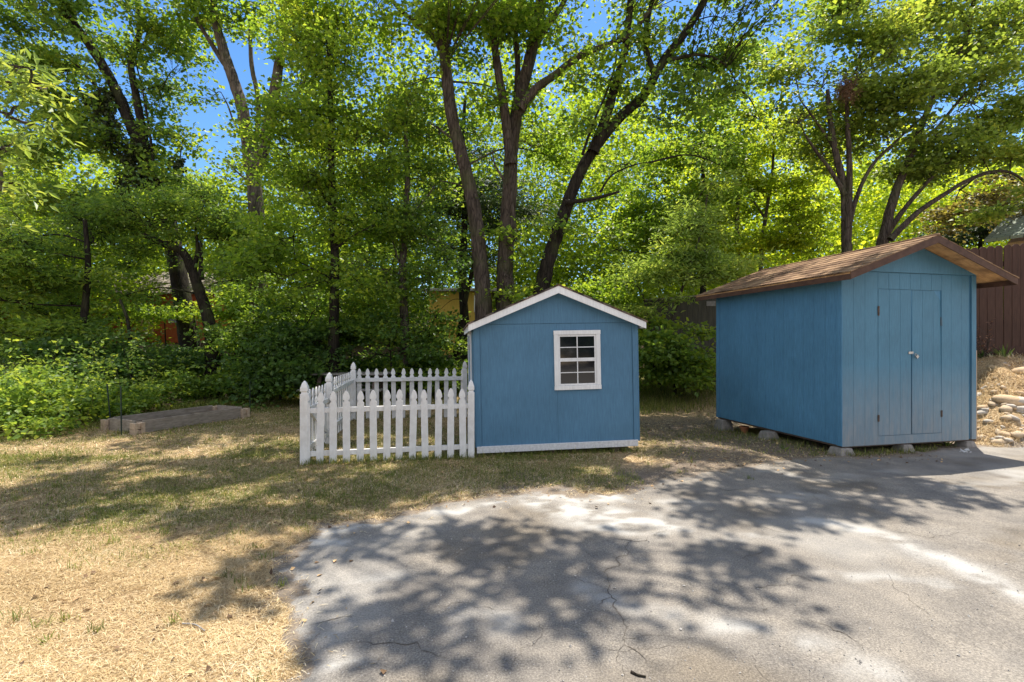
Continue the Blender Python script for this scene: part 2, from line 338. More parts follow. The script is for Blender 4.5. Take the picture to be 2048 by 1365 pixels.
def lines(parts):
    out = [parts[0][0]]
    for a, b, st in parts:
        n = max(1, int(round((b - a) / st))); out += list(np.linspace(a, b, n + 1)[1:])
    return np.array(out)
def grid(xs, ys):
    X, Y = np.meshgrid(xs, ys); nx, ny = len(xs), len(ys)
    i = np.arange(nx * ny).reshape(ny, nx)
    F = np.stack([i[:-1, :-1], i[:-1, 1:], i[1:, 1:], i[1:, :-1]], -1).reshape(-1, 4)
    return X.ravel(), Y.ravel(), F
xs = lines([(-160, -40, 8), (-40, -14, 1.0), (-14, 12, .08), (12, 40, 1.0), (40, 160, 8)])
ys = lines([(-60, -4, 2.0), (-4, 2, .3), (2, 14, .08), (14, 30, .3), (30, 60, 1.5), (60, 240, 8)])
X, Y, F = grid(xs, ys)
Z = terr(X, Y); sdv = asd(X, Y); Z = Z - .05 * sstep(.05, .3, sdv)
rx, ry = X - BC[0], Y - BC[1]; uu = rx * BU[0] + ry * BU[1]
bank = sstep(2.7, 3.1, uu) * sstep(7.1, 7.5, Y)
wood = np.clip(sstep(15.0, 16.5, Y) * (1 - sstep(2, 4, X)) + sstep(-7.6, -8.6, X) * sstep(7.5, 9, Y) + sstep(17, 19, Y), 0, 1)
dirt = np.clip(.75 * np.exp(-((Y - 5.55) / .45) ** 2) * sstep(-1.2, .2, X) * (1 - sstep(2.4, 3.4, X)) * (.4 + .9 * fbm(X * 3, Y * 3, 45)) + sstep(1.9, 2.6, X) * sstep(5.2, 6.2, Y) * (1 - sstep(10, 12, Y)) + np.exp(-(np.clip(-sdv, 0, 9) / (.12 + .38 * sstep(-2, 0, X))) ** 2) * .95, 0, 1) * (1 - bank)
m, t, b = newmat('lawn_soil'); L = t.links.new
co = coords(t)
n1 = N(t, 'ShaderNodeTexNoise', Scale=38, Detail=8, Roughness=.75); L(coords(t, (1, 1.0, 1)), n1.inputs['Vector'])
n2 = N(t, 'ShaderNodeTexNoise', Scale=1.6, Detail=6, Roughness=.6); L(co, n2.inputs['Vector'])
straw = ramp(t, [(.34, (.15, .092, .05)), (.5, (.42, .295, .165)), (.66, (.70, .54, .33))]); L(n1.outputs[0], straw.inputs[0])
grn = ramp(t, [(.32, (.045, .055, .015)), (.5, (.11, .125, .035)), (.7, (.20, .20, .07))]); L(n1.outputs[0], grn.inputs[0])
drt = ramp(t, [(.32, (.10, .075, .055)), (.52, (.22, .175, .135)), (.68, (.40, .33, .25))]); L(n1.outputs[0], drt.inputs[0])
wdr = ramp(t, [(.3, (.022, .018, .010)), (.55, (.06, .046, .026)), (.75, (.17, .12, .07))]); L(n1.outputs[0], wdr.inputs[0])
def att(nm):
    a = t.nodes.new('ShaderNodeAttribute'); a.attribute_name = nm; return a.outputs['Fac']
def mixc(f, a_, b_):
    q = t.nodes.new('ShaderNodeMixRGB'); L(f, q.inputs[0]); L(a_, q.inputs[1]); L(b_, q.inputs[2]); return q.outputs[0]
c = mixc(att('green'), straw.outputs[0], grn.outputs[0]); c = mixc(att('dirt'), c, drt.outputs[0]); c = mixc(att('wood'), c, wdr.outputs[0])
L(c, b.inputs['Base Color']); b.inputs['Roughness'].default_value = .95; b.inputs['Specular IOR Level'].default_value = .1
bp = N(t, 'ShaderNodeBump', Strength=.9, Distance=.03); L(n1.outputs[0], bp.inputs['Height']); L(bp.outputs[0], b.inputs['Normal'])
M['soil'] = m
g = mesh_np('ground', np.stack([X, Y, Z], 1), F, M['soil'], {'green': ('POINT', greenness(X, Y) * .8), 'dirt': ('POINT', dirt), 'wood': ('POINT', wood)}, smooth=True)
tag(g, 'dry straw coloured lawn and bare soil running back to the woods', 'ground', kind='structure')

# ------------------------------------------------------------------ asphalt
xs = lines([(-2.6, 9.0, .035), (9.0, 16, .2)]); ys = lines([(-24, -4, 1.0), (-4, 1.6, .2), (1.6, 8.8, .035)])
X, Y, F = grid(xs, ys); s_ = asd(X, Y)
AZ = lambda x, y: terr(x, y) + .008 + .006 * (fbm(np.asarray(x) * 1.3, np.asarray(y) * 1.3, 44) - .5)
keep = (s_ > -.08)[F].any(1)
Zs = AZ(X, Y) - .06 * (1 - sstep(-.06, .03, s_)) 
def seg_d(x, y, pts):
    d = np.full(x.shape, 1e9)
    for (ax, ay), (bx, by) in zip(pts[:-1], pts[1:]):
        ex, ey = bx - ax, by - ay; tt = np.clip(((x - ax) * ex + (y - ay) * ey) / (ex * ex + ey * ey), 0, 1)
        d = np.minimum(d, np.hypot(x - ax - tt * ex, y - ay - tt * ey))
    return d
wx = X + .16 * (fbm(X * 2, Y * 2, 61) - .5) * 2; wy = Y + .16 * (fbm(X * 2, Y * 2, 62) - .5) * 2
st = np.zeros(X.shape)
for pts, wd, am in (
    ([(1075, 1003), (1140, 1006), (1215, 998)], .16, 1.2), ([(1130, 1020), (1220, 1045), (1330, 1050)], .24, 1.1), ([(1300, 1040), (1420, 1065), (1490, 1072)], .14, .6),
    ([(870, 1022), (960, 1010), (1060, 1003)], .05, .7), ([(640, 1065), (700, 1060), (780, 1050)], .07, .45), ([(590, 1085), (680, 1090)], .10, .6),
    ([(1610, 1040), (1680, 1060), (1780, 1078), (1900, 1125), (2060, 1195)], .13, .75), ([(1640, 1150), (1760, 1150), (1900, 1170)], .08, .5),
    ([(1420, 1250), (1520, 1270), (1640, 1300), (1760, 1350)], .11, .6), ([(1180, 1180), (1240, 1210), (1330, 1230)], .10, .45),
    ([(620, 1310), (650, 1285)], .06, .5), ([(640, 1350), (690, 1330)], .07, .7), ([(900, 1250), (980, 1240)], .10, .4), ([(1500, 940), (1640, 960), (1800, 945)], .12, .3),
    ([(1560, 1000), (1650, 990)], .15, .35), ([(700, 1170), (780, 1150)], .12, .35), ([(2048, 950), (1900, 985)], .2, .3), ([(1320, 1010), (1400, 1010)], .1, .4)):
    q = [tuple(G(*p)) for p in pts]; st = np.maximum(st, am * np.exp(-(seg_d(wx, wy, q) / wd) ** 2))
st = np.clip(st * (.12 + 1.25 * sstep(.30, .68, fbm(X * 5, Y * 7, 63, 5))) + .30 * sstep(.5, .75, fbm(X * .8, Y * 1.0, 64)) , 0, 1)
dk = sstep(.52, .7, fbm(X * 1.1 + 9, Y * 1.1, 65))
used = np.unique(F[keep]); remap = -np.ones(len(X), int); remap[used] = np.arange(len(used))
VV = np.stack([X, Y, Zs], 1)[used]; FF = remap[F[keep]]; stv = st[used]; dkv = dk[used]; fm = np.zeros(len(FF), int)
# cracks: narrow ribbons with ragged edges sunk-looking, joined to the sheet
def crack(pts, w0, seed):
    r = np.random.default_rng(seed); pts = np.array(pts); out = []
    L_ = np.r_[0, np.cumsum(np.hypot(*np.diff(pts, axis=0).T))]; n = max(4, int(L_[-1] / .025)); s = np.linspace(0, L_[-1], n)
    x = np.interp(s, L_, pts[:, 0]); y = np.interp(s, L_, pts[:, 1])
    jx = (fbm(s * 9, s * 0 + seed, 71) - .5) * .14; jy = (fbm(s * 9, s * 0 + seed, 72) - .5) * .14; x = x + jx; y = y + jy
    tx = np.gradient(x); ty = np.gradient(y); l = np.hypot(tx, ty); nx_, ny_ = -ty / l, tx / l
    wd = .75 * w0 * (.25 + r.random(n) * (.4 + 1.2 * vnoise(s * 7, s * 0, seed))) * np.sin(np.linspace(.25, math.pi - .1, n)); z = AZ(x, y) + .003
    A = np.stack([x + nx_ * wd, y + ny_ * wd, z], 1); B = np.stack([x - nx_ * wd, y - ny_ * wd, z], 1)
    V = np.empty((2 * n, 3)); V[0::2] = A; V[1::2] = B; i = np.arange(n - 1) * 2
    return V, np.stack([i, i + 1, i + 3, i + 2], 1)
cracks = []
def CP(*px): return [tuple(G(*p)) for p in px]
clist = [(CP((1275, 1080), (1235, 1130), (1212, 1170), (1225, 1210), (1244, 1250), (1252, 1310), (1240, 1400)), .006),
         (CP((1215, 1195), (1180, 1215)), .004), (CP((1250, 1300), (1290, 1330)), .004), (CP((1200, 1075), (1270, 1085), (1340, 1060)), .004),
         (CP((700, 1290), (760, 1300), (830, 1285), (900, 1330)), .004), (CP((880, 1120), (960, 1090), (1050, 1100)), .003), (CP((1500, 1180), (1600, 1160), (1680, 1185)), .004),
         (CP((1480, 1120), (1530, 1100)), .004), (CP((1750, 1060), (1850, 1075), (1960, 1070)), .003), (CP((1580, 1240), (1660, 1250), (1720, 1300)), .003),
         (CP((1350, 960), (1460, 985), (1560, 975)), .004), (CP((620, 1250), (700, 1240)), .003)]
for i in range(16):
    u0 = rng.uniform(620, 2040); v0 = rng.uniform(1010, 1350)
    if asd(*G(u0, v0)) < .3: continue
    p0 = G(u0, v0); a = rng.uniform(0, 6.28); pts = [tuple(p0)]
    for k in range(rng.integers(2, 5)):
        a += rng.normal(0, .5); p0 = p0 + np.array([math.cos(a), math.sin(a)]) * rng.uniform(.1, .3); pts.append(tuple(p0))
    clist.append((pts, rng.uniform(.0015, .003)))
off = len(VV); Vs = [VV]; Fs = [FF]; fms = [fm]
for k, (pts, w0) in enumerate(clist):
    v_, f_ = crack(pts, w0, 100 + k); Vs.append(v_); Fs.append(f_ + off); fms.append(np.ones(len(f_), int)); off += len(v_)
VV = np.concatenate(Vs); FF = np.concatenate(Fs); fm = np.concatenate(fms); pad = len(VV) - len(stv)
m, t, b = newmat('aged_asphalt'); L = t.links.new
n1 = N(t, 'ShaderNodeTexNoise', Scale=95, Detail=6, Roughness=.8); L(coords(t), n1.inputs['Vector'])
vo = N(t, 'ShaderNodeTexVoronoi', Scale=110); L(coords(t), vo.inputs['Vector'])
n2 = N(t, 'ShaderNodeTexNoise', Scale=2.3, Detail=8, Roughness=.65); L(coords(t), n2.inputs['Vector'])
base = ramp(t, [(.30, (.075, .068, .061)), (.5, (.205, .187, .166)), (.70, (.39, .355, .31))]); L(n1.outputs[0], base.inputs[0])
spk = ramp(t, [(.06, (1, 1, 1)), (.11, (0, 0, 0))]); L(vo.outputs['Distance'], spk.inputs[0])
r2 = ramp(t, [(.32, (.70, .70, .72)), (.68, (1.25, 1.22, 1.17))]); L(n2.outputs[0], r2.inputs[0])
mx = t.nodes.new('ShaderNodeMixRGB'); mx.blend_type = 'MULTIPLY'; mx.inputs[0].default_value = 1; L(base.outputs[0], mx.inputs[1]); L(r2.outputs[0], mx.inputs[2])
dkm = t.nodes.new('ShaderNodeMixRGB'); dkm.blend_type = 'MULTIPLY'; dkm.inputs[2].default_value = (.80, .76, .70, 1); L(att('dk'), dkm.inputs[0]); L(mx.outputs[0], dkm.inputs[1])
s1 = t.nodes.new('ShaderNodeMixRGB'); s1.inputs[2].default_value = (.50, .48, .45, 1); L(dkm.outputs[0], s1.inputs[1])
sm = t.nodes.new('ShaderNodeMath'); sm.operation = 'MULTIPLY'; L(spk.outputs[0], sm.inputs[0]); sm.inputs[1].default_value = .55; L(sm.outputs[0], s1.inputs[0])
s2 = t.nodes.new('ShaderNodeMixRGB'); s2.inputs[2].default_value = (.43, .42, .40, 1); L(s1.outputs[0], s2.inputs[1])
stn = att('stain'); ma = t.nodes.new('ShaderNodeMath'); ma.operation = 'MULTIPLY'; L(stn, ma.inputs[0]); r5 = ramp(t, [(.3, (.55, .55, .55)), (.6, (1, 1, 1))]); L(n1.outputs[0], r5.inputs[0]); L(r5.outputs[0], ma.inputs[1])
L(ma.outputs[0], s2.inputs[0])
rmn = N(t, 'ShaderNodeTexNoise', Scale=16, Detail=6, Roughness=.7); L(coords(t), rmn.inputs['Vector'])
rma = t.nodes.new('ShaderNodeMath'); rma.operation = 'ADD'; L(att('rim'), rma.inputs[0]); L(rmn.outputs[0], rma.inputs[1])
rmr = ramp(t, [(.78, (0, 0, 0)), (1.0, (1, 1, 1))]); L(rma.outputs[0], rmr.inputs[0])
drc = ramp(t, [(.3, (.10, .078, .058)), (.6, (.25, .205, .16)), (.75, (.42, .34, .25))]); L(n1.outputs[0], drc.inputs[0])
s3 = t.nodes.new('ShaderNodeMixRGB'); L(rmr.outputs[0], s3.inputs[0]); L(s2.outputs[0], s3.inputs[1]); L(drc.outputs[0], s3.inputs[2]); L(s3.outputs[0], b.inputs['Base Color'])
b.inputs['Roughness'].default_value = .92; b.inputs['Specular IOR Level'].default_value = .2
bp = N(t, 'ShaderNodeBump', Strength=.8, Distance=.006); L(n1.outputs[0], bp.inputs['Height']); L(bp.outputs[0], b.inputs['Normal'])
M['asphalt'] = m
M['crack'] = mat_noise('crack_grit', (.055, .048, .04), (.17, .145, .12), (1, 1, 1), 60, .95, .3)
a = mesh_np('asphalt', VV, FF, [M['asphalt'], M['crack']], {'stain': ('POINT', np.r_[stv, np.zeros(pad)]), 'dk': ('POINT', np.r_[dkv, np.zeros(pad)]), 'rim': ('POINT', np.r_[np.exp(-(np.clip(s_, 0, 9) / .13) ** 2)[used], np.zeros(pad)])}, fm, smooth=True)
tag(a, 'old cracked asphalt pad with chalky pale stains', 'driveway', kind='structure')

# ------------------------------------------------------------------ foliage tools
def leaf_quads(p, d, n, Ln, Wd, fold=.12):
    n = n / np.linalg.norm(n, axis=1, keepdims=True); d = d - n * (d * n).sum(1, keepdims=True); d /= np.linalg.norm(d, axis=1, keepdims=True) + 1e-9
    s = np.cross(n, d); Ln = Ln[:, None]; Wd = Wd[:, None]
    mid = p + d * Ln * .42 + n * Ln * fold
    V = np.stack([p, mid + s * Wd * .5, p + d * Ln, mid - s * Wd * .5], 1).reshape(-1, 3)
    return V, np.arange(len(V)).reshape(-1, 4)
def spray(C, npl, sp, size, asp, r, crnd, tilt=.55, droop=.25, dirs=None):
    k = len(C); n = k * npl
    ax = r.normal(0, .35, (k, 3)); ax[:, 2] = 1; ax /= np.linalg.norm(ax, axis=1, keepdims=True)
    o = r.normal(0, 1, (k, npl, 3)) * np.array(sp); o -= ax[:, None] * ((o * ax[:, None]).sum(2, keepdims=True)) * .6
    p = (C[:, None] + o).reshape(-1, 3)
    nn = np.repeat(ax, npl, 0) + r.normal(0, tilt, (n, 3))
    d = o.reshape(-1, 3) / (np.linalg.norm(o.reshape(-1, 3), axis=1, keepdims=True) + 1e-6) + r.normal(0, .6, (n, 3)); d[:, 2] -= droop
    Ln = size * r.uniform(.45, 1.35, n); V, F_ = leaf_quads(p, d, nn, Ln, Ln * asp)
    rnd = np.clip(.55 * np.repeat(crnd, npl) + .45 * r.random(n), 0, 1)
    return V, F_, rnd
def catmull(pts, per=6):
    pts = np.array(pts, float)
    if len(pts) < 3:
        return np.linspace(pts[0], pts[-1], per + 1)
    Q = np.vstack([2 * pts[0] - pts[1], pts, 2 * pts[-1] - pts[-2]]); out = []
    for i in range(1, len(Q) - 2):
        for s in np.linspace(0, 1, per, endpoint=False):
            a, b_, c_, d_ = Q[i - 1], Q[i], Q[i + 1], Q[i + 2]
            out.append(.5 * (2 * b_ + (c_ - a) * s + (2 * a - 5 * b_ + 4 * c_ - d_) * s * s + (3 * b_ - a - 3 * c_ + d_) * s ** 3))
    out.append(pts[-1]); return np.array(out)
def tube(path, r0, r1, sides=9, lump=.12, seed=0, flare=0):
    r = np.random.default_rng(seed); n = len(path); t_ = np.gradient(path, axis=0); t_ /= np.linalg.norm(t_, axis=1, keepdims=True) + 1e-9
    ref = np.array([0.13, 1, .07]); u = np.cross(t_, ref); u /= np.linalg.norm(u, axis=1, keepdims=True) + 1e-9; w_ = np.cross(t_, u)
    s = np.linspace(0, 1, n); rad = r0 + (r1 - r0) * s ** .9
    if flare: rad = rad * (1 + flare * np.exp(-s * 14))
    th = np.linspace(0, 2 * math.pi, sides, endpoint=False)
    lm = 1 + lump * (r.random((n, sides)) - .5) + lump * (r.random(sides) - .5)[None] * 1.2
    V = path[:, None] + (u[:, None] * np.cos(th)[None, :, None] + w_[:, None] * np.sin(th)[None, :, None]) * (rad[:, None] * lm)[..., None]
    V = V.reshape(-1, 3); i = np.arange(n - 1)[:, None] * sides; j = np.arange(sides)[None]; j2 = (j + 1) % sides
    F_ = np.stack([i + j, i + j2, i + sides + j2, i + sides + j], -1).reshape(-1, 4)
    return V, F_
def twigs(A, B, r0, r1, r, segs=4, bend=.12):
    k = len(A)
    if k == 0: return np.zeros((0, 3)), np.zeros((0, 4), int)
    L_ = np.linalg.norm(B - A, axis=1); s = np.linspace(0, 1, segs + 1)
    off = r.normal(0, 1, (k, 3)) * (L_ * bend)[:, None]; off[:, 2] += L_ * bend * .6
    C = A[:, None] * (1 - s)[None, :, None] + B[:, None] * s[None, :, None] + off[:, None] * np.sin(s * math.pi)[None, :, None] + r.normal(0, 1, (k, segs + 1, 3)) * (L_ * .02)[:, None, None]
    t_ = (B - A) / (L_[:, None] + 1e-9); u = np.cross(t_, np.array([.3, .2, 1.0])); u /= np.linalg.norm(u, axis=1, keepdims=True) + 1e-9; w_ = np.cross(t_, u)
    rr = (np.asarray(r0) * np.ones(k))[:, None] * (1 - s) + (np.asarray(r1) * np.ones(k))[:, None] * s
    th = np.array([0, 2.094, 4.188])
    V = C[:, :, None] + (u[:, None, None] * np.cos(th)[None, None, :, None] + w_[:, None, None] * np.sin(th)[None, None, :, None]) * rr[:, :, None, None]
    V = V.reshape(-1, 3); b_ = (np.arange(k) * (segs + 1) * 3)[:, None, None] + (np.arange(segs) * 3)[None, :, None]; j = np.arange(3)[None, None]; j2 = (j + 1) % 3
    F_ = np.stack([b_ + j, b_ + j2, b_ + 3 + j2, b_ + 3 + j], -1).reshape(-1, 4)
    return V, F_
class Acc:
    def __init__(s): s.V = []; s.F = []; s.a = []; s.n = 0
    def add(s, V, F_, a=None):
        s.V.append(V); s.F.append(F_ + s.n); s.n += len(V); s.a.append(np.zeros(len(F_)) if a is None else a)
    def get(s): return np.concatenate(s.V), np.concatenate(s.F), np.concatenate(s.a)

def in_blob(c, rad, n, r, shell=.5):
    d = r.normal(0, 1, (n, 3)); d /= np.linalg.norm(d, axis=1, keepdims=True)
    q = r.random(n) ** shell; return c + d * q[:, None] * rad
TREES = 0
def tree(name, label, cat, limbs, blobs, leaf='maple', bark='brown', size=.115, asp=.8, dens=1.0, npl=22, sp=(.26, .26, .09), group=None, seed=0, extra=None, tilt=.55, droop=.25, flare=.5, twig_r=.009, crown='crown', base_at=None):
    """limbs: [(list of (u,v,Y) , r0, r1)]; blobs: [(u, v, Y, ru_px, rv_px, ry_m, density)]; extra: [(centre, radii, density)] in metres"""
    r = np.random.default_rng(1000 + seed)
    paths = []
    for pts, r0, r1 in limbs:
        pw = [P(*p) if len(p) == 3 else np.array(p[:3]) for p in pts]; paths.append((catmull(pw, 7), r0, r1))
    hi = False; b0 = paths[0][0][0].copy(); b0 = np.array(base_at) if base_at is not None else b0
    root = empty(name, tuple(b0)); tag(root, label, cat, group)
    bl = []
    for q in blobs:
        u, v, Yd, ru, rv, ry = q[:6]; dn = q[6] if len(q) > 6 else 1
        bl.append((P(u, v, Yd), np.array([ru / 963 * Yd, ry, rv / 963 * Yd]), dn))
    for c_, rad, dn in (extra or []): bl.append((np.array(c_), np.array(rad), dn))
    wood_ = Acc(); tw = Acc(); lf = Acc()
    for i, (pt, r0, r1) in enumerate(paths):
        V, F_ = tube(pt, r0, r1, 12 if r0 > .12 else 7, .16, seed * 31 + i, flare if i == 0 else .15); wood_.add(V, F_)
    allp = np.concatenate([p[len(p) // 4:] for p, _, _ in paths])
    for c_, rad, dn in bl:
        dd = np.linalg.norm((allp - c_) * np.array([1, 1, 1.0]), axis=1) + np.maximum(0, allp[:, 2] - c_[2]) * 1.5
        hi = rad[2] == .35; a0 = allp[np.argmin(dd)]; area = math.pi * rad[0] * max(rad[2], rad[1] * .8)
        n = max(4, int(area * (34 if hi else 26) * dens * dn * (.115 / size) ** 1.2))
        # sub-limbs into the blob
        nl = max(3, int(n / 15)); hi = rad[2] == .35; E = in_blob(c_, rad * (.8 if hi else 1.02), nl, r, .5)
        Lb = np.linalg.norm(c_ - a0)
        hi = rad[2] == .35
        if Lb > .3:
            V, F_ = tube(catmull([a0, a0 * .5 + c_ * .5 + np.array([0, 0, .10 * Lb]) + r.normal(0, .06 * Lb, 3), c_], 6), .012 if hi else min(.032, .014 + .006 * Lb), .008 if hi else .014, 6, .1, seed); wood_.add(V, F_)
        st0 = c_ + (a0 - c_) * r.uniform(0, .5, (nl, 1)) * min(1, rad.max() / (Lb + 1e-6)); V, F_ = twigs(st0, E, .016, .007, r, 5, .14); tw.add(V, F_)
        idx = r.integers(0, nl, n); Cc = in_blob(c_, rad, n, r, .48) if hi else E[idx] + r.normal(0, 1, (n, 3)) * np.array([.30, .30, .115]) * np.clip(rad.max(), .5, 1.3) * r.uniform(.6, 1.25, (nl, 1))[idx]
        # thin out by noise so gaps and clumps appear
        if hi: kn = fbm(Cc[:, 0] * 2.9, Cc[:, 1] * 3.3, 83, 2)
        else: kn = vnoise(Cc[:, 0] * 1.1 + Cc[:, 1] * .7, Cc[:, 2] * 1.3 + Cc[:, 1] * .4, 80 + seed % 7)
        Cc = Cc[kn > (.475 if hi else .34)]
        if len(Cc) == 0: continue
        nb = np.argmin(((Cc[:, None] - E[None]) ** 2).sum(2), 1); fr = r.uniform(.35, 1, (len(Cc), 1))
        V, F_ = twigs(st0[nb] * (1 - fr) + E[nb] * fr, Cc, twig_r * .8, twig_r * .35, r, 3, .12); tw.add(V, F_)
        cr = np.clip(vnoise(Cc[:, 0] * .9, Cc[:, 2] * .9 + Cc[:, 1], 91) * .6 + r.random(len(Cc)) * .5 - .05, 0, 1)
        V, F_, a_ = spray(Cc, npl, (.15, .15, .06) if hi else sp, size * 1.12, asp, r, cr, tilt, droop); lf.add(V, F_, a_)
    V, F_, _ = wood_.get(); mesh_np('trunk', V - b0, F_, BK[bark], smooth=True, parent=root)
    if tw.n: V, F_, _ = tw.get(); mesh_np('branches', V - b0, F_, BK[bark], parent=root)
    if lf.n: V, F_, a_ = lf.get(); mesh_np(crown, V - b0, F_, LM[leaf], {'rnd': ('FACE', a_)}, parent=root)
    return root

# ------------------------------------------------------------------ shade canopy (overhanging limbs of the big trees, above the frame)
SV = np.array([.22, .30, 1.0])
shade = {'a': [], 'b': [], 'c': [], 'd': [], 'e': []}
def S(key, u, v, ru, rv, dn=1.0, h=9.6):
    g_ = G(u, v); Yg = g_[1]; c_ = np.array([g_[0], g_[1], 0]) + SV * h
    shade[key].append((c_, (ru / 963 * Yg, min(1.6, rv * Yg * Yg / 1541), .35), dn))
# asphalt dapples
for q in ((700, 1085, 110, 22), (830, 1165, 130, 34), (1010, 1130, 120, 36), (1180, 1110, 120, 30), (1120, 1190, 90, 34), (750, 1250, 95, 22), (1030, 1260, 60, 60), (1060, 1340, 70, 40),
          (850, 1350, 110, 26), (960, 1080, 90, 20), (1000, 1220, 60, 24), (940, 1290, 60, 20), (1080, 1290, 60, 20)): S('a', *q, 1.0)
for q in ((1320, 1060, 110, 20), (1420, 1030, 110, 18), (1470, 1120, 90, 22), (1330, 1150, 80, 26), (1250, 1240, 60, 20), (1450, 1300, 100, 34), (1380, 1200, 60, 18), (1600, 1135, 70, 18), (1590, 1205, 35, 12), (1200, 1330, 60, 30), (1400, 1290, 80, 26), (1330, 1340, 70, 24), (1500, 1230, 50, 16)): S('b', *q, 1.1)
for q in ((1600, 985, 110, 16), (1760, 990, 120, 14), (1900, 1000, 80, 9), (1500, 960, 120, 16), (1700, 1022, 90, 8), (1640, 950, 150, 14), (1860, 1040, 50, 6), (1330, 945, 110, 9), (1450, 985, 110, 9), (1660, 1000, 100, 10), (1830, 975, 100, 8), (1560, 1040, 70, 8)): S('c', *q, 1.15)
# lawn
for q in ((470, 1180, 70, 14), (540, 1130, 40, 12)): S('a', *q, 1.0)
for q in ((60, 1038, 140, 8), (250, 1022, 150, 8), (430, 1000, 130, 8), (90, 985, 150, 6), (330, 975, 150, 9), (560, 985, 120, 12), (680, 1010, 120, 12), (150, 925, 130, 6), (420, 930, 160, 9), (560, 905, 130, 9), (300, 890, 90, 5),
          (540, 860, 110, 8), (420, 855, 60, 4), (60, 1010, 130, 7), (200, 955, 150, 7), (500, 955, 130, 8), (400, 1040, 120, 7), (560, 1040, 90, 9)): S('d', *q, 1.1, 11.5)
for q in ((700, 950, 160, 12), (880, 960, 150, 12), (1040, 945, 150, 12), (1190, 935, 120, 9), (800, 900, 120, 10), (700, 860, 110, 10), (860, 860, 110, 10), (780, 820, 120, 8), (900, 815, 60, 8), (640, 815, 60, 6), (620, 930, 90, 9), (760, 985, 130, 10), (930, 930, 120, 8), (1120, 925, 120, 8), (1000, 975, 130, 9), (640, 970, 100, 9), (700, 890, 130, 9)): S('e', *q, 1.5, 12)
for q in ((1370, 870, 110, 10), (1340, 830, 80, 6), (1400, 800, 90, 5), (1450, 915, 100, 8), (1330, 905, 60, 6), (1300, 790, 50, 3), (1560, 890, 80, 8), (1400, 850, 120, 14), (1380, 910, 110, 10), (1480, 880, 80, 14), (1080, 955, 130, 8), (1220, 965, 90, 8)): S('b', *q, 1.2, 12)
def extra(keys):
    return [q for k in keys for q in shade[k]]

# ------------------------------------------------------------------ the trees with visible trunks
Yc = 13.0
def L3(pts, Y): return [(u, v, Y) if len(q) == 2 else q for q in pts for (u, v) in [q[:2]]]
tree('maple_tree', 'brown maple trunk rising just left of the small shed roof, leftmost of the trio', 'tree',
     [(L3([(972, 800), (968, 640), (962, 540), (948, 420), (926, 320), (905, 240), (893, 150), (885, 60), (878, -60), (860, -200)], Yc), .23, .11),
      (L3([(893, 120), (868, 75), (832, 45), (800, 20), (770, -20)], Yc), .10, .05),
      (L3([(885, 40), (900, -80), (880, -200), (830, -350)], Yc), .12, .04),
      ([(885, -60, Yc), (900, -160, 11.5), (900, -330, 9.5), (860, -700, 7.5)], .05, .012),
      (L3([(938, 380), (912, 368), (880, 362)], Yc), .03, .012), (L3([(915, 285), (880, 260), (858, 245)], Yc), .04, .015)],
     [(860, 60, 13, 110, 80, 1.6, .8), (760, 60, 13, 90, 60, 1.3, .6), (820, 170, 13.4, 80, 70, 1.2, .7), (960, 30, 12.6, 90, 50, 1.4, .6), (880, 270, 13.6, 50, 60, .8, .6), (930, -120, 12.5, 160, 110, 2, .8), (990, 60, 14, 60, 60, 1.2, .7), (1060, 200, 14.5, 70, 60, 1.2, .6), (1150, 330, 15, 60, 60, 1.2, .6), (905, 330, 13.2, 40, 30, .5, .5)],
     leaf='maple', seed=1, extra=extra('a'), npl=20)
tree('maple_tree', 'thickest brown maple trunk behind the small shed roof, middle one of the trio', 'tree',
     [(L3([(1022, 800), (1012, 640), (1010, 560), (1014, 470), (1020, 370), (1026, 270), (1045, 180), (1066, 90), (1082, 0), (1095, -120)], 13.4), .27, .13),
      (L3([(1022, 330), (1012, 240), (998, 150), (985, 60), (972, -60), (960, -200)], 13.2), .14, .07),
      (L3([(1040, 220), (1070, 180), (1110, 150), (1160, 112), (1210, 92), (1260, 70), (1300, 20)], 12.9), .13, .05),
      (L3([(1060, 110), (1090, 60), (1130, 0), (1170, -90)], 13.2), .10, .05),
      (L3([(1030, 250), (1036, 140), (1030, 40), (1030, -60)], 13.6), .10, .06),
      ([(1085, -30, 13.2), (1110, -180, 11), (1150, -400, 8.5), (1200, -800, 6.5)], .05, .012),
      (L3([(1008, 360), (990, 330), (985, 300)], 12.8), .035, .012), (L3([(1032, 470), (1022, 380), (1030, 330)], 13.0), .04, .02)],
     [(1000, 110, 13.4, 70, 80, 1.1, .5), (1110, 60, 13, 90, 70, 1.2, .65), (1200, 150, 12.8, 110, 60, 1.2, .6), (1060, 290, 13.8, 60, 50, .9, .55), (985, 210, 12.9, 40, 45, .7, .7), (1100, -110, 12.8, 170, 100, 2, .8), (1035, 480, 12.7, 40, 60, .5, .45), (1010, 555, 12.6, 50, 45, .5, .5)],
     leaf='maple', seed=2, extra=extra('be'), npl=20)
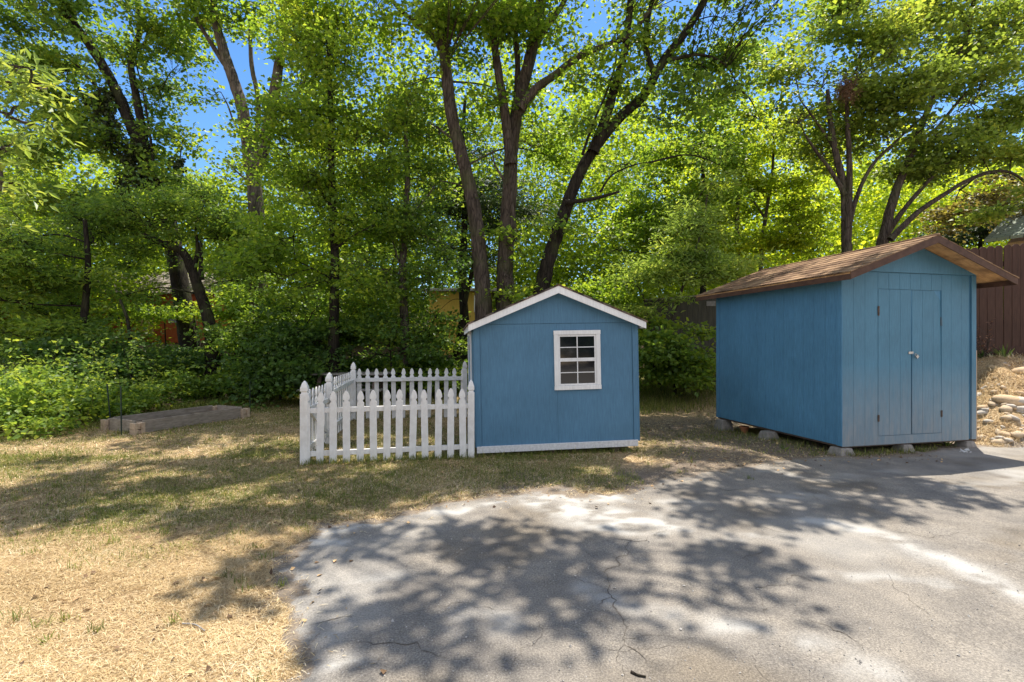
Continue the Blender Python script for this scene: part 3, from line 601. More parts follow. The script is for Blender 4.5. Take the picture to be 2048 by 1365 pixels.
tree('maple_tree', 'dark maple trunk leaning right above the small shed peak, rightmost of the close trio', 'tree',
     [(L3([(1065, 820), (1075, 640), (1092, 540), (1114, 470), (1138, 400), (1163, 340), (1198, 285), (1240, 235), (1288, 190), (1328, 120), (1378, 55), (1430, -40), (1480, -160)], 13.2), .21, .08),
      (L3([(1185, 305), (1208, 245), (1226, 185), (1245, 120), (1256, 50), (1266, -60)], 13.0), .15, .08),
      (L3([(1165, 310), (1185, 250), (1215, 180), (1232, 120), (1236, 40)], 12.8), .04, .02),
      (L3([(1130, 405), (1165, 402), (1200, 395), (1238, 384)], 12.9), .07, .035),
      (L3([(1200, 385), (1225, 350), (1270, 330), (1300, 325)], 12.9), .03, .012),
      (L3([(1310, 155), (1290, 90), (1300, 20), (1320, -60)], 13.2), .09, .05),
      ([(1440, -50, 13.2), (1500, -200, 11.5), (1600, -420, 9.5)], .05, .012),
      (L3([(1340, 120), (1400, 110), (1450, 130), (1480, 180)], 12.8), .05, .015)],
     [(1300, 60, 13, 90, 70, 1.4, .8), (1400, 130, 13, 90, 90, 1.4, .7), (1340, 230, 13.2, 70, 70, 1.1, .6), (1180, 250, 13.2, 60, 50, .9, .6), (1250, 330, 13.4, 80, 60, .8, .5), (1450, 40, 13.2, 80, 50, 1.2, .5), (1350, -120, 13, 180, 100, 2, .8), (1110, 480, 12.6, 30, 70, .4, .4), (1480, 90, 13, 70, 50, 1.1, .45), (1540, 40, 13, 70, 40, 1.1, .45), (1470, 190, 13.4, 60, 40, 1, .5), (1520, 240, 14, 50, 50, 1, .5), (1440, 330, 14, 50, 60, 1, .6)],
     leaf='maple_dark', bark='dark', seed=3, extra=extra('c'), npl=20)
tree('cottonwood_tree', 'tall pale trunk forking high against the open blue sky, left of centre', 'tree',
     [(L3([(522, 800), (516, 620), (513, 480), (509, 380), (498, 310), (486, 225), (466, 160), (448, 105), (430, 40), (415, -40)], 16), .30, .12),
      (L3([(466, 155), (430, 100), (395, 40), (370, -30)], 16), .09, .05),
      (L3([(500, 320), (514, 270), (516, 200), (503, 130), (500, 60)], 16.1), .10, .06),
      (L3([(512, 340), (530, 280), (545, 215), (556, 140), (570, 60), (580, -40)], 15.9), .21, .12),
      (L3([(545, 210), (575, 195), (600, 185)], 15.9), .06, .03),
      (L3([(488, 285), (466, 240), (455, 210), (442, 185)], 15.8), .05, .012), (L3([(497, 364), (475, 345), (448, 318)], 15.8), .045, .012),
      ([(430, 20, 16), (440, -160, 14), (430, -330, 12), (400, -500, 10.5)], .05, .012)],
     [(400, 60, 16, 60, 50, 1.4, .6), (575, 40, 16, 70, 60, 1.6, .6), (470, 60, 16.2, 60, 50, 1.2, .5), (430, 190, 16, 38, 26, .6, .6), (475, 340, 16.3, 26, 30, .5, .6), (480, -90, 15.5, 140, 90, 2.2, .8), (590, 170, 16.3, 60, 70, 1.2, .8)],
     leaf='maple', bark='grey', size=.13, seed=4, extra=extra('d'), npl=20)
tree('slender_tree', 'dense bright green tree with slim dark trunk, tallest between pale forked trunk and trio', 'tree',
     [(L3([(668, 800), (668, 640), (670, 520), (664, 400), (662, 280), (660, 160), (655, 40)], 12.6), .13, .05),
      (L3([(668, 430), (640, 380), (610, 350)], 12.6), .035, .015), (L3([(668, 500), (710, 470), (750, 450)], 12.5), .035, .015), (L3([(668, 560), (630, 540), (590, 520)], 12.5), .03, .012)],
     [(640, 30, 12.6, 110, 70, 1.6, 1.3), (620, 130, 12.6, 70, 80, 1.3, 1.3), (690, 130, 12.8, 80, 80, 1.3, 1.3), (640, 240, 12.4, 120, 80, 1.5, 1.4), (560, 300, 13, 60, 70, 1, 1), (720, 300, 12.6, 80, 70, 1.2, 1.2), (630, 360, 12.4, 110, 70, 1.4, 1.2),
      (700, 440, 12.6, 100, 60, 1.3, 1), (590, 460, 12.5, 90, 60, 1.3, 1), (650, 560, 12.2, 110, 60, 1.2, 1), (560, 560, 12.4, 70, 60, 1.1, 1)],
     leaf='maple', bark='dark', size=.10, seed=5, npl=24, asp=.75, dens=.85)
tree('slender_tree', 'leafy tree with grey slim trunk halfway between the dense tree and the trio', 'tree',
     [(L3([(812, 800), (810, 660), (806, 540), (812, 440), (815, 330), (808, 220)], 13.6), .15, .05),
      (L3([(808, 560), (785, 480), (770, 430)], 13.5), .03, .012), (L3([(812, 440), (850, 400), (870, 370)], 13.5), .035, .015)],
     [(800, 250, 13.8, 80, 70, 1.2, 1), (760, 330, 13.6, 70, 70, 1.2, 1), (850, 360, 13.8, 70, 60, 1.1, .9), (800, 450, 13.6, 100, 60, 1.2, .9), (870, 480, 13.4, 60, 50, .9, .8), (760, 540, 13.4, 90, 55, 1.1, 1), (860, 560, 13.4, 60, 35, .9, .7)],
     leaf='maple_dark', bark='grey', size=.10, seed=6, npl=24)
tree('conifer_tree', 'dark drooping evergreen showing between the trunks of the trio', 'tree',
     [(L3([(935, 720), (925, 560), (930, 420), (925, 300), (930, 200)], 17.0), .16, .05)],
     [(900, 430, 17, 80, 45, 1.4, 1.5), (940, 360, 17, 70, 40, 1.2, 1.4), (985, 420, 17, 60, 60, 1.2, 1.3), (900, 500, 17, 90, 40, 1.4, 1.4), (1050, 420, 17.4, 60, 70, 1.2, 1.1), (930, 290, 17, 50, 40, 1, 1.2)],
     leaf='conifer', bark='dark', size=.17, asp=.22, seed=7, npl=34, droop=.8, tilt=.3)
tree('small_tree', 'thin dark trunk leaning left of the small shed in front of the yellow shed', 'tree',
     [(L3([(912, 720), (924, 640), (938, 570), (955, 500), (960, 440)], 14.5), .11, .04), (L3([(935, 580), (910, 560), (885, 575)], 14.4), .015, .006), (L3([(930, 600), (905, 600), (880, 620)], 14.4), .012, .005)],
     [(960, 470, 14.6, 40, 40, .7, .7), (930, 540, 14.8, 40, 20, .6, .5)], leaf='dark', bark='dark', size=.10, seed=8)
# left group
tree('ivy_clad_tree', 'dark leaning tree hung with ivy, left of the open patch of sky', 'tree',
     [(L3([(400, 800), (372, 640), (345, 480), (318, 385), (292, 315), (262, 250), (236, 190), (205, 130), (165, 70), (120, 10), (90, -60)], 16.5), .30, .10),
      (L3([(300, 340), (285, 260), (272, 190), (262, 120), (280, 60), (270, -20)], 16.4), .14, .07),
      (L3([(265, 110), (290, 85), (296, 55)], 16.4), .06, .03), (L3([(322, 350), (345, 330), (360, 320)], 16.4), .04, .012), (L3([(236, 190), (200, 180), (140, 120), (80, 100)], 16.5), .07, .02), (L3([(205, 300), (160, 180), (120, 120)], 16.8), .06, .02),
      (L3([(310, 360), (300, 270), (285, 180), (270, 120)], 16.1), .05, .02)],
     [(330, 70, 16.5, 100, 60, 1.7, .8), (350, 180, 16.5, 75, 70, 1.4, .8), (370, 270, 16.5, 50, 50, 1, .6), (250, 130, 16.5, 80, 70, 1.6, .9), (120, 60, 16.5, 110, 70, 1.8, 1), (130, 190, 16.5, 90, 80, 1.7, 1), (200, 290, 16.6, 80, 60, 1.5, 1.2),
      (290, 290, 16.5, 60, 60, 1.2, .7), (60, 300, 16.5, 80, 70, 1.5, 1.1), (40, 130, 16.5, 80, 80, 1.7, 1.1), (230, -60, 16.2, 200, 80, 2, .9), (300, 380, 16.3, 70, 50, 1.1, .9), (100, 400, 16, 100, 60, 1.5, 1.2)],
     leaf='maple_dark', bark='dark', size=.13, seed=9, npl=22)
ivt = bpy.data.objects['ivy_clad_tree']; b0 = np.array(ivt.location); ac = Acc(); r = np.random.default_rng(5)
for (u, v, ru, rv, n) in ((208, 215, 22, 45, 900), (225, 270, 22, 40, 700), (268, 310, 30, 30, 700), (285, 350, 26, 30, 600), (250, 370, 20, 25, 300), (355, 330, 16, 20, 200)):
    c_ = P(u, v, 16.2); q = in_blob(c_, np.array([ru / 963 * 16.2, .3, rv / 963 * 16.2]), n, r, .5)
    V, F_ = leaf_quads(q, r.normal(0, .6, (n, 3)) + np.array([0, 0, -1.0]), r.normal(0, 1, (n, 3)) + np.array([0, -.7, .3]), r.uniform(.08, .15, n), r.uniform(.05, .11, n)); ac.add(V, F_, r.random(n))
V, F_, a_ = ac.get(); mesh_np('ivy', V - b0, F_, LM['ivy'], {'rnd': ('FACE', a_)}, parent=ivt)
tree('leaning_tree', 'black trunk curving left in front of the orange house', 'tree',
     [(L3([(432, 820), (426, 720), (420, 650), (402, 590), (386, 545), (366, 505), (330, 490), (290, 470)], 14), .20, .07),
      (L3([(386, 545), (395, 500), (390, 450)], 14), .08, .03)],
     [(300, 440, 14, 120, 45, 1.4, 1.3), (400, 440, 14.2, 90, 45, 1.3, 1.2), (180, 460, 14, 100, 55, 1.4, 1.3), (450, 480, 14.2, 70, 50, 1.1, 1.1), (260, 510, 13.8, 60, 30, 1, 1), (470, 560, 14, 50, 40, .9, 1.1), (250, 590, 13.8, 60, 22, .7, .7), (400, 395, 15, 80, 30, 1.2, .9)],
     leaf='maple_dark', bark='dark', size=.10, seed=10, npl=26, asp=.5)
tree('walnut_tree', 'dark leafy tree filling the far left behind the brambles', 'tree',
     [(L3([(160, 860), (165, 700), (172, 600), (176, 520), (170, 440)], 13), .12, .05), (L3([(270, 790), (262, 700), (255, 640), (240, 600)], 12.5), .06, .03)],
     [(40, 480, 13, 110, 60, 1.5, 1.3), (120, 560, 12.8, 110, 60, 1.4, 1.3), (0, 600, 12.5, 90, 60, 1.4, 1.3), (160, 650, 12.6, 60, 40, 1.0, 1.0), (60, 690, 12, 100, 45, 1.2, 1.2), (-60, 500, 12, 80, 120, 1.4, 1.2), (190, 490, 13.2, 60, 40, 1, 1)],
     leaf='maple_dark', bark='dark', size=.13, asp=.36, seed=11, npl=26)
# far small conifer against the sky gap
tree('young_conifer', 'small far evergreen tip standing in the gap of blue sky', 'tree',
     [(L3([(402, 560), (402, 440), (402, 350)], 24), .10, .02)],
     [(402, 400, 24, 34, 14, .9, 1.5), (402, 378, 24, 26, 10, .7, 1.5), (404, 362, 24, 14, 10, .4, 1.5)], leaf='maple', bark='dark', size=.16, asp=.3, seed=12, npl=26)
# right group
tree('slender_tree', 'green tree with thin dark trunk straight above the gap between the sheds', 'tree',
     [(L3([(1408, 760), (1406, 560), (1408, 420), (1404, 300), (1398, 200)], 17), .12, .04)],
     [(1400, 200, 17, 70, 60, 1.3, 1.1), (1370, 290, 17, 70, 60, 1.3, 1.1), (1430, 300, 17, 60, 70, 1.3, 1.1), (1400, 390, 17, 80, 50, 1.3, 1), (1320, 400, 17, 70, 60, 1.2, 1), (1270, 440, 17, 60, 60, 1.2, 1), (1340, 480, 16.6, 90, 50, 1.2, 1), (1230, 500, 16, 60, 50, 1, .9)],
     leaf='maple', bark='dark', size=.12, seed=13, npl=24)
tree('slender_tree', 'yellow green tree with two thin stems above the left end of the large shed roof', 'tree',
     [(L3([(1482, 760), (1478, 560), (1474, 440), (1482, 330), (1480, 250)], 18), .11, .04), (L3([(1520, 760), (1522, 520), (1532, 430), (1545, 340), (1548, 250)], 18), .10, .035), (L3([(1532, 440), (1505, 400), (1490, 385)], 18), .05, .02)],
     [(1540, 270, 18, 60, 50, 1.2, 1), (1480, 300, 18, 50, 60, 1.2, 1), (1580, 340, 18, 60, 60, 1.3, 1.1), (1520, 380, 18, 80, 50, 1.2, 1), (1600, 420, 17.6, 60, 60, 1.2, 1.2), (1560, 480, 17.6, 90, 50, 1.2, 1.2), (1470, 440, 18, 60, 60, 1.2, 1), (1450, 520, 17.4, 60, 50, 1, 1)],
     leaf='yellow', bark='grey', size=.12, seed=14, npl=24)
tree('maple_tree', 'multi-stemmed maple behind the large shed roof, with a clump of dead twigs', 'tree',
     [(L3([(1694, 800), (1694, 560), (1692, 460), (1688, 380), (1672, 310), (1660, 240), (1655, 180)], 14.5), .17, .05),
      (L3([(1694, 520), (1697, 420), (1699, 330), (1695, 250), (1693, 190)], 14.4), .12, .05),
      (L3([(1694, 470), (1712, 400), (1742, 335), (1790, 285), (1850, 230)], 14.5), .08, .025),
      (L3([(1690, 390), (1660, 340), (1630, 300), (1610, 270)], 14.4), .07, .025), (L3([(1665, 290), (1630, 240), (1600, 200)], 14.6), .05, .02)],
     [(1640, 170, 14.6, 80, 60, 1.3, 1.1), (1730, 140, 14.6, 80, 60, 1.3, 1.2), (1590, 240, 14.4, 70, 50, 1.1, .8), (1700, 240, 14.8, 80, 45, 1.2, .8), (1800, 200, 14.4, 80, 60, 1.3, 1.1), (1760, 70, 14.6, 90, 50, 1.3, .9), (1570, 130, 14.6, 60, 50, 1, .6), (1640, 300, 15, 60, 40, .9, .6), (1780, 300, 14.8, 70, 40, 1, .7)],
     leaf='light', bark='brown', size=.11, seed=15, npl=26, dens=1.35)
tree('maple_tree', 'spreading maple with several stems leaning right behind the large shed ridge', 'tree',
     [(L3([(1752, 800), (1760, 540), (1772, 460), (1790, 390), (1822, 310), (1848, 240), (1880, 170), (1930, 90)], 15), .19, .05),
      (L3([(1768, 480), (1800, 430), (1850, 370), (1900, 320), (1960, 270), (2040, 230)], 15), .09, .03),
      (L3([(1780, 480), (1830, 430), (1880, 395), (1950, 355), (2020, 345), (2090, 400)], 14.6), .09, .03),
      (L3([(1835, 280), (1870, 260), (1920, 200), (1990, 130)], 15), .06, .03), ([(1930, 90, 15), (1960, -60, 14), (2000, -250, 12)], .07, .03)],
     [(1860, 130, 15, 90, 60, 1.5, 1), (1950, 210, 15, 90, 60, 1.4, 1), (2020, 120, 15, 80, 70, 1.5, .9), (1880, 270, 15, 80, 50, 1.2, .9), (1960, 310, 14.8, 80, 40, 1.1, .7), (2040, 300, 14.6, 60, 50, 1.1, .7), (1930, 50, 15, 110, 50, 1.3, .9), (1830, 20, 15, 90, 40, 1.3, .8), (1680, 30, 15, 90, 40, 1.3, .7), (2040, 30, 15, 70, 60, 1.3, .9), (1620, 70, 15, 70, 40, 1.2, .6), (2030, 210, 15, 70, 60, 1.3, .9), (1850, 360, 15.4, 70, 40, .9, .7), (2050, 400, 14.4, 50, 40, 1, .8)],
     leaf='light', bark='brown', size=.115, seed=16, npl=26, dens=1.5)
tree('drooping_tree', 'tree with brownish drooping foliage above the brown fence at the right edge', 'tree',
     [(L3([(2100, 760), (2095, 500), (2060, 400), (2010, 350), (1960, 350), (1920, 380)], 16.5), .14, .04)],
     [(1960, 400, 16.5, 60, 40, 1, .9), (2030, 370, 16.5, 60, 45, 1.1, 1), (1910, 420, 16.8, 50, 35, 1, .8), (2060, 440, 16.5, 50, 40, 1, 1)],
     leaf='brown', bark='dark', size=.12, seed=17, npl=24, droop=.7)
tree('evergreen_tree', 'near-black rounded evergreen just above the brown fence top', 'tree',
     [(L3([(1965, 760), (1962, 560), (1960, 450)], 20), .14, .05)],
     [(1950, 455, 20, 55, 28, 1.4, 1.8), (2010, 440, 20.5, 50, 30, 1.4, 1.8), (1900, 470, 20, 45, 22, 1.2, 1.6)], leaf='conifer', bark='dark', size=.14, asp=.4, seed=18, npl=30)
tree('sumac_bush', 'bright sunlit bush with feathery leaves between the two sheds', 'bush',
     [(L3([(1330, 770), (1340, 660), (1370, 560), (1400, 470), (1415, 390)], 14.2), .06, .02), (L3([(1320, 770), (1300, 650), (1280, 580), (1250, 560)], 14.2), .04, .015)],
     [(1400, 390, 14.4, 60, 40, .9, 1.2), (1380, 450, 14.2, 80, 45, 1, 1.3), (1430, 500, 14, 70, 40, 1, 1.3), (1330, 530, 14, 70, 45, 1, 1.3), (1480, 535, 14, 50, 28, .8, 1.2), (1270, 560, 13.8, 50, 35, .8, 1.2), (1390, 560, 13.8, 80, 35, .9, 1.3), (1300, 610, 13.6, 60, 30, .8, 1.1)],
     leaf='pale', bark='brown', size=.15, asp=.32, seed=19, npl=34, sp=(.24, .24, .08))
tree('leafy_bush', 'dark green rounded bush at lawn level between the two sheds', 'bush',
     [(L3([(1350, 790), (1350, 740), (1345, 690)], 14), .05, .02)],
     [(1330, 690, 13.6, 70, 50, .9, 1.5), (1400, 710, 13.4, 50, 45, .8, 1.5), (1300, 740, 13.2, 50, 40, .7, 1.4), (1370, 745, 13.0, 60, 35, .7, 1.5), (1290, 660, 13.8, 40, 40, .7, 1.3), (1420, 665, 13.8, 30, 20, .5, 1.0)],
     leaf='maple_dark', bark='dark', size=.12, seed=20, npl=24, flare=0)
# shrubs in the shade behind the picket fence
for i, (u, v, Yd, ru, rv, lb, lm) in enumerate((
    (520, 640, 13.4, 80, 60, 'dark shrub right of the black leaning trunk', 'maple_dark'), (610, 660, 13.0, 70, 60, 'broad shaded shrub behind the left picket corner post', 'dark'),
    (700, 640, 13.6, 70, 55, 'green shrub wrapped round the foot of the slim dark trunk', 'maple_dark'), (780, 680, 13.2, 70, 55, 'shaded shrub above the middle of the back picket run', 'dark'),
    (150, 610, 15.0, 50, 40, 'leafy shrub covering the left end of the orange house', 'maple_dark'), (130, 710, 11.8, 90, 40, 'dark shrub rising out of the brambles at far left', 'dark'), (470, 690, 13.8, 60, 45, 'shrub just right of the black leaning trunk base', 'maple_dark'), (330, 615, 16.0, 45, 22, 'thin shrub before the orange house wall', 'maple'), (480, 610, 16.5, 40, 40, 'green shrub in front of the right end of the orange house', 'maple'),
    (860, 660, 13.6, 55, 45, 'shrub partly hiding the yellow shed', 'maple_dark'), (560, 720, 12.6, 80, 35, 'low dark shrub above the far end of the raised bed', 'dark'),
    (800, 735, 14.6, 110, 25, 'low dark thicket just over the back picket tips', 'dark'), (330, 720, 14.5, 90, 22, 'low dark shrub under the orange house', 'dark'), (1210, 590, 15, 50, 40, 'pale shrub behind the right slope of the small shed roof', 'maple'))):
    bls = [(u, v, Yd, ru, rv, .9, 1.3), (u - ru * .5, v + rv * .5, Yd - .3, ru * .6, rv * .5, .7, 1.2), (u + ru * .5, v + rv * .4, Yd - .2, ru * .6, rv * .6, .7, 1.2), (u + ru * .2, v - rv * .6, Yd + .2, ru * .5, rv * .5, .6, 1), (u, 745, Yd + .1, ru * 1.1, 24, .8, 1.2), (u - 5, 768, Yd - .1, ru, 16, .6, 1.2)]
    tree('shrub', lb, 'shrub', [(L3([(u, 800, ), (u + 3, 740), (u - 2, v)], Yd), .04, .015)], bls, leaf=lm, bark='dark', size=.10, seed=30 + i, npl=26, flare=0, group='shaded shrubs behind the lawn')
# near tree reaching in at the left edge
nr = [(-20, 120, 4.6, 50, 30, .4), (60, 165, 4.6, 45, 22, .35), (20, 230, 4.5, 42, 28, .35), (-10, 290, 4.5, 50, 30, .4), (10, 370, 4.5, 40, 20, .3), (-30, 200, 4.5, 40, 60, .4), (-40, 420, 4.5, 60, 40, .4), (-60, 60, 4.7, 60, 50, .5)]
tree('cherry_tree', 'sunlit long-leaved branches reaching in from the left edge', 'tree',
     [([(-520, 1050, 4.6), (-500, 700, 4.6), (-430, 400, 4.6), (-330, 150, 4.6), (-250, -100, 4.6)], .12, .05),
      ([(-400, 350, 4.6), (-240, 260, 4.6), (-100, 240, 4.6), (0, 235, 4.5)], .035, .008), ([(-380, 280, 4.6), (-200, 200, 4.6), (-60, 165, 4.6), (90, 168, 4.6)], .03, .006),
      ([(-420, 400, 4.6), (-250, 400, 4.6), (-80, 400, 4.6), (20, 375, 4.5)], .03, .006)],
     nr, leaf='long', bark='brown', size=.105, asp=.34, seed=50, npl=12, sp=(.10, .10, .04), dens=2.0, twig_r=.004, tilt=.7)
# twig clump in the maple
r = np.random.default_rng(3)
c_ = P(1693, 180, 14.0); n = 500; A = in_blob(c_, np.array([.32, .3, .36]), n, r, .6); B = A + r.normal(0, .12, (n, 3)) + np.array([0, 0, -.06])
V, F_ = twigs(A, B, .007, .004, r, 3, .2); M['twig'] = mat_noise('dead_twig', (.10, .055, .035), (.22, .13, .085), (1, 1, 1), 20, .9, .1)
o = mesh_np('twig_nest', V - c_, F_, M['twig']); o.location = c_; tag(o, 'brown clump of dead twigs caught high in the multi-stemmed maple', 'nest')

# ------------------------------------------------------------------ far woods (mass)
r = np.random.default_rng(77); ac = Acc(); twa = Acc()
def skyline(u):      # rough top of the far woods in metres at 30 m, by bearing
    return np.interp(u, [-400, 0, 300, 380, 430, 480, 560, 700, 900, 1000, 1250, 1330, 1450, 1700, 2000, 2400], [15, 15, 13.5, 10.5, 10, 11.5, 16, 18, 19, 20, 19, 17, 16, 15, 15, 15]) 
cl = []
for i in range(13500):
    Yd = r.uniform(25, 46); u = r.uniform(-350, 2400); top = skyline(u) * (.75 + .25 * Yd / 30)
    z = 1.0 + (top - 1.0) * r.random() ** .95 * (.72 + .42 * vnoise(u * .012, Yd * .3, 5))
    if Yd < 36 and z < 6.3 and ((190 < u < 250) or (290 < u < 480) or (840 < u < 980)): continue
    cl.append(((u - 1024) / 963 * Yd, Yd, z))
for i in range(4500):
    Yd = r.uniform(24, 40); u = r.uniform(-350, 2400); z = r.uniform(.8, 7.5)
    if Yd < 35 and ((200 < u < 240) or (300 < u < 470) or (850 < u < 975)): continue
    cl.append(((u - 1024) / 963 * Yd, Yd, z))
cl = np.array(cl); cl[:, :2] += r.normal(0, .4, (len(cl), 2))
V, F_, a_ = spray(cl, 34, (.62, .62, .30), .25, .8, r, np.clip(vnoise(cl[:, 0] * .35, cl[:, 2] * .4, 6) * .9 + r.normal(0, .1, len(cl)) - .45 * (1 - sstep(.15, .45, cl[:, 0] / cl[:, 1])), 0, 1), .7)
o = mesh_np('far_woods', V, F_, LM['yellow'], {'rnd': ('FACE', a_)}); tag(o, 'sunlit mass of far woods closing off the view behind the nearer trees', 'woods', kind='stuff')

# ------------------------------------------------------------------ brambles, grass, litter
r = np.random.default_rng(11); n = 5200
x = np.concatenate([r.uniform(-15, -7.0, n), r.uniform(-9, -.9, n // 2)]); y = np.concatenate([r.uniform(7.2, 14.5, n), r.uniform(13.8, 17.2, n // 2)])
edge = -7.75 - .15 * (y - 8) + 1.5 * sstep(11, 13.6, y) * 0 + .35 * (vnoise(y * 1.2, 0 * y, 4) - .5)
ok = ((x < edge) & (y > 7.8 + .12 * (-8 - x))) | ((y > 14.3 + .5 * (vnoise(x, 0 * x, 8) - .5)) & (x > -8.6) & (y > 14))
x, y = x[ok], y[ok]; dE = np.minimum(1, np.maximum(np.clip((-7.6 - x), 0, 9) / 1.0, np.clip(y - 14.2, 0, 9) / 1.2))
dE = np.maximum(dE, .12)
hh = (.05 + 1.5 * fbm(x * .9, y * .9, 41, 3) ** 1.4) * (.35 + .75 * dE); z = terr(x, y) + hh * r.random(len(x)) ** .55
C = np.stack([x, y, z], 1); ac = Acc()
V, F_, a_ = spray(C, 14, (.14, .14, .06), .088, .82, r, r.random(len(C)), .5, .15); ac.add(V, F_, a_)
k = 150; cx = r.uniform(-13, -7.9, k); cy = r.uniform(8.6, 14, k); okc = cx < -7.9 - .15 * (cy - 8); cx, cy = cx[okc], cy[okc]; k = len(cx)
A = np.stack([cx, cy, terr(cx, cy)], 1); B = A + np.stack([r.normal(0, .35, k), r.normal(0, .35, k), r.uniform(.9, 1.75, k)], 1)
for s in np.linspace(.45, 1, 7):
    V, F_, a_ = spray(A * (1 - s) + B * s, 7, (.07, .07, .04), .075, .8, r, r.random(k) * .5 + .5, .5, .1); ac.add(V, F_, a_)
V, F_, a_ = ac.get(); tV, tF = twigs(A, B, .006, .003, r, 4, .08)
o = mesh_np('brambles', V, F_, LM['bramble'], {'rnd': ('FACE', a_)}); tag(o, 'bright green bramble thicket spilling over the lawn edge behind the raised bed', 'brambles', kind='stuff')
o2 = mesh_np('canes', tV, tF, BK['brown']); o2.parent = o

n = 3000; x = r.uniform(-9, 1.5, n); y = r.uniform(15.2, 21, n); z = terr(x, y) + r.random(n) ** .7 * (.25 + .8 * fbm(x * .8, y * .8, 47))
V, F_, a_ = spray(np.stack([x, y, z], 1), 14, (.17, .17, .07), .10, .7, r, r.random(n), .5, .2)
o = mesh_np('undergrowth', V, F_, LM['maple_dark'], {'rnd': ('FACE', a_)}); tag(o, 'dark green undergrowth on the shaded slope behind the lawn', 'undergrowth', kind='stuff')
def blades(x, y, L_, W_, elev, r, col, zf=terr, az=None):
    n = len(x); az = r.uniform(0, 2 * math.pi, n) if az is None else az; z = zf(x, y)
    d = np.stack([np.cos(az) * np.cos(elev), np.sin(az) * np.cos(elev), np.sin(elev)], 1); s = np.stack([-np.sin(az), np.cos(az), 0 * az], 1)
    p = np.stack([x, y, z + .004], 1); bend = np.stack([0 * x, 0 * x, -L_ * .18 * np.cos(elev)], 1)
    s = s * (W_ * .5)[:, None]
    m1 = p + d * (L_ * .55)[:, None]; e = p + d * L_[:, None] + bend; e[:, 2] = np.maximum(e[:, 2], z + .004)
    V = np.stack([p - s, p + s, m1 + s * .9, m1 - s * .9, e], 1).reshape(-1, 3); i = np.arange(n)[:, None] * 5
    F1 = i + np.array([[0, 1, 2, 3]]); F2 = i + np.array([[3, 2, 4, 4]])
    return V, F1, i + np.array([[3, 2, 4]]), col
def blade_mesh(name, items, mat):
    ac = Acc(); 
    for V, F1, F3, colr in items:
        ac.add(V, F1, colr)
        ac.V.append(V[:0]);
        # tips as degenerate-free quads: reuse triangle by splitting to a thin quad
        tip = V.reshape(-1, 5, 3); q = np.stack([tip[:, 3], tip[:, 2], tip[:, 4], tip[:, 4] * .98 + tip[:, 3] * .02], 1).reshape(-1, 3)
        ac.add(q, np.arange(len(q)).reshape(-1, 4), colr)
    ac.V = [v for v in ac.V if len(v)]
    V, F_, a_ = ac.get(); return mesh_np(name, V, F_, mat, {'rnd': ('FACE', a_)})
STRAW = leafmat('straw', [(0, (.16, .09, .035)), (.3, (.50, .365, .185)), (.65, (.75, .60, .35)), (1, (.88, .81, .62))], (1.1, 1, .9), .3, .7)
GRASS = leafmat('grass_blade', [(0, (.08, .10, .020)), (.4, (.13, .17, .035)), (.75, (.21, .25, .06)), (1, (.38, .34, .13))], (1.8, 1.6, 1), .4, .6)
r = np.random.default_rng(21)
def scatter(n, x0, x1, y0, y1):
    x = r.uniform(x0, x1, n); y = r.uniform(y0, y1, n); return x, y
def lawn_ok(x, y, mgn=.0):
    s = asd(x, y); rx, ry = x - BC[0], y - BC[1]; u = rx * BU[0] + ry * BU[1]; v = rx * BV[0] + ry * BV[1]
    shed = (u > .1) & (u < 2.4) & (v > .1) & (v < 2.7)
    fx, fy = x + .5, y - 6.8; u2 = fx * .9928 + fy * .12; v2 = -fx * .12 + fy * .9928
    shed |= (u2 > .0) & (u2 < 2.4) & (v2 > .02) & (v2 < 3)
    return (s < -mgn) & ~shed & (np.abs(x) < y * 1.12 + .8)
items = []
for (n, x0, x1, y0, y1, l0, l1, w0) in ((270000, -4.4, -.7, 1.9, 4.2, .025, .075, .0022), (150000, -7.2, 1.2, 4.0, 6.5, .03, .08, .0036), (110000, -10, 5, 6.4, 11, .04, .10, .006), (45000, -11, 5.5, 11, 16, .05, .12, .010)):
    x, y = scatter(n, x0, x1, y0, y1); k = lawn_ok(x, y, -.05) & (r.random(n) < (1.05 - .55 * greenness(x, y)) * (.25 + 1.1 * sstep(.3, .55, fbm(x * 4, y * 4, 19, 3)))) & ~((x > 2.4) & (r.random(n) < .75)); x, y = x[k], y[k]; n = len(x)
    items.append(blades(x, y, r.uniform(l0, l1, n), w0 * r.uniform(.6, 1.4, n), np.abs(r.normal(.10, .22, n)), r, np.clip(r.random(n) * .8 + .35 * (fbm(x * 2, y * 2, 12) - .3), 0, 1)))
x, y = scatter(60000, -2.2, 7.5, 2.2, 8.2); s0 = asd(x, y); k = (s0 > -.1) & (s0 < .5) & (r.random(len(x)) < np.exp(-np.clip(s0, 0, 9) / .11)); x, y = x[k], y[k]; n = len(x)
items.append(blades(x, y, r.uniform(.02, .06, n), .003 * r.uniform(.6, 1.4, n), np.abs(r.normal(.08, .1, n)), r, r.random(n), zf=lambda a, b: terr(a, b) + .012))
o = blade_mesh('dry_grass', items, STRAW); tag(o, 'straw coloured dry cut grass lying over the lawn', 'dry grass', kind='stuff')
items = []
for (n, x0, x1, y0, y1, l0, l1, w0) in ((70000, -4.4, -.7, 2.0, 4.2, .025, .06, .003), (150000, -7.2, 1.5, 4.0, 6.8, .025, .06, .004), (120000, -10, 5, 6.6, 11, .03, .07, .006), (60000, -11, 6, 11, 16.5, .04, .12, .010)):
    x, y = scatter(n, x0, x1, y0, y1); k = lawn_ok(x, y, .02) & (r.random(n) < greenness(x, y) ** 1.5); x, y = x[k], y[k]; n = len(x)
    items.append(blades(x, y, r.uniform(l0, l1, n), w0 * r.uniform(.6, 1.4, n), np.clip(r.normal(.8, .35, n), .1, 1.5), r, r.random(n)))
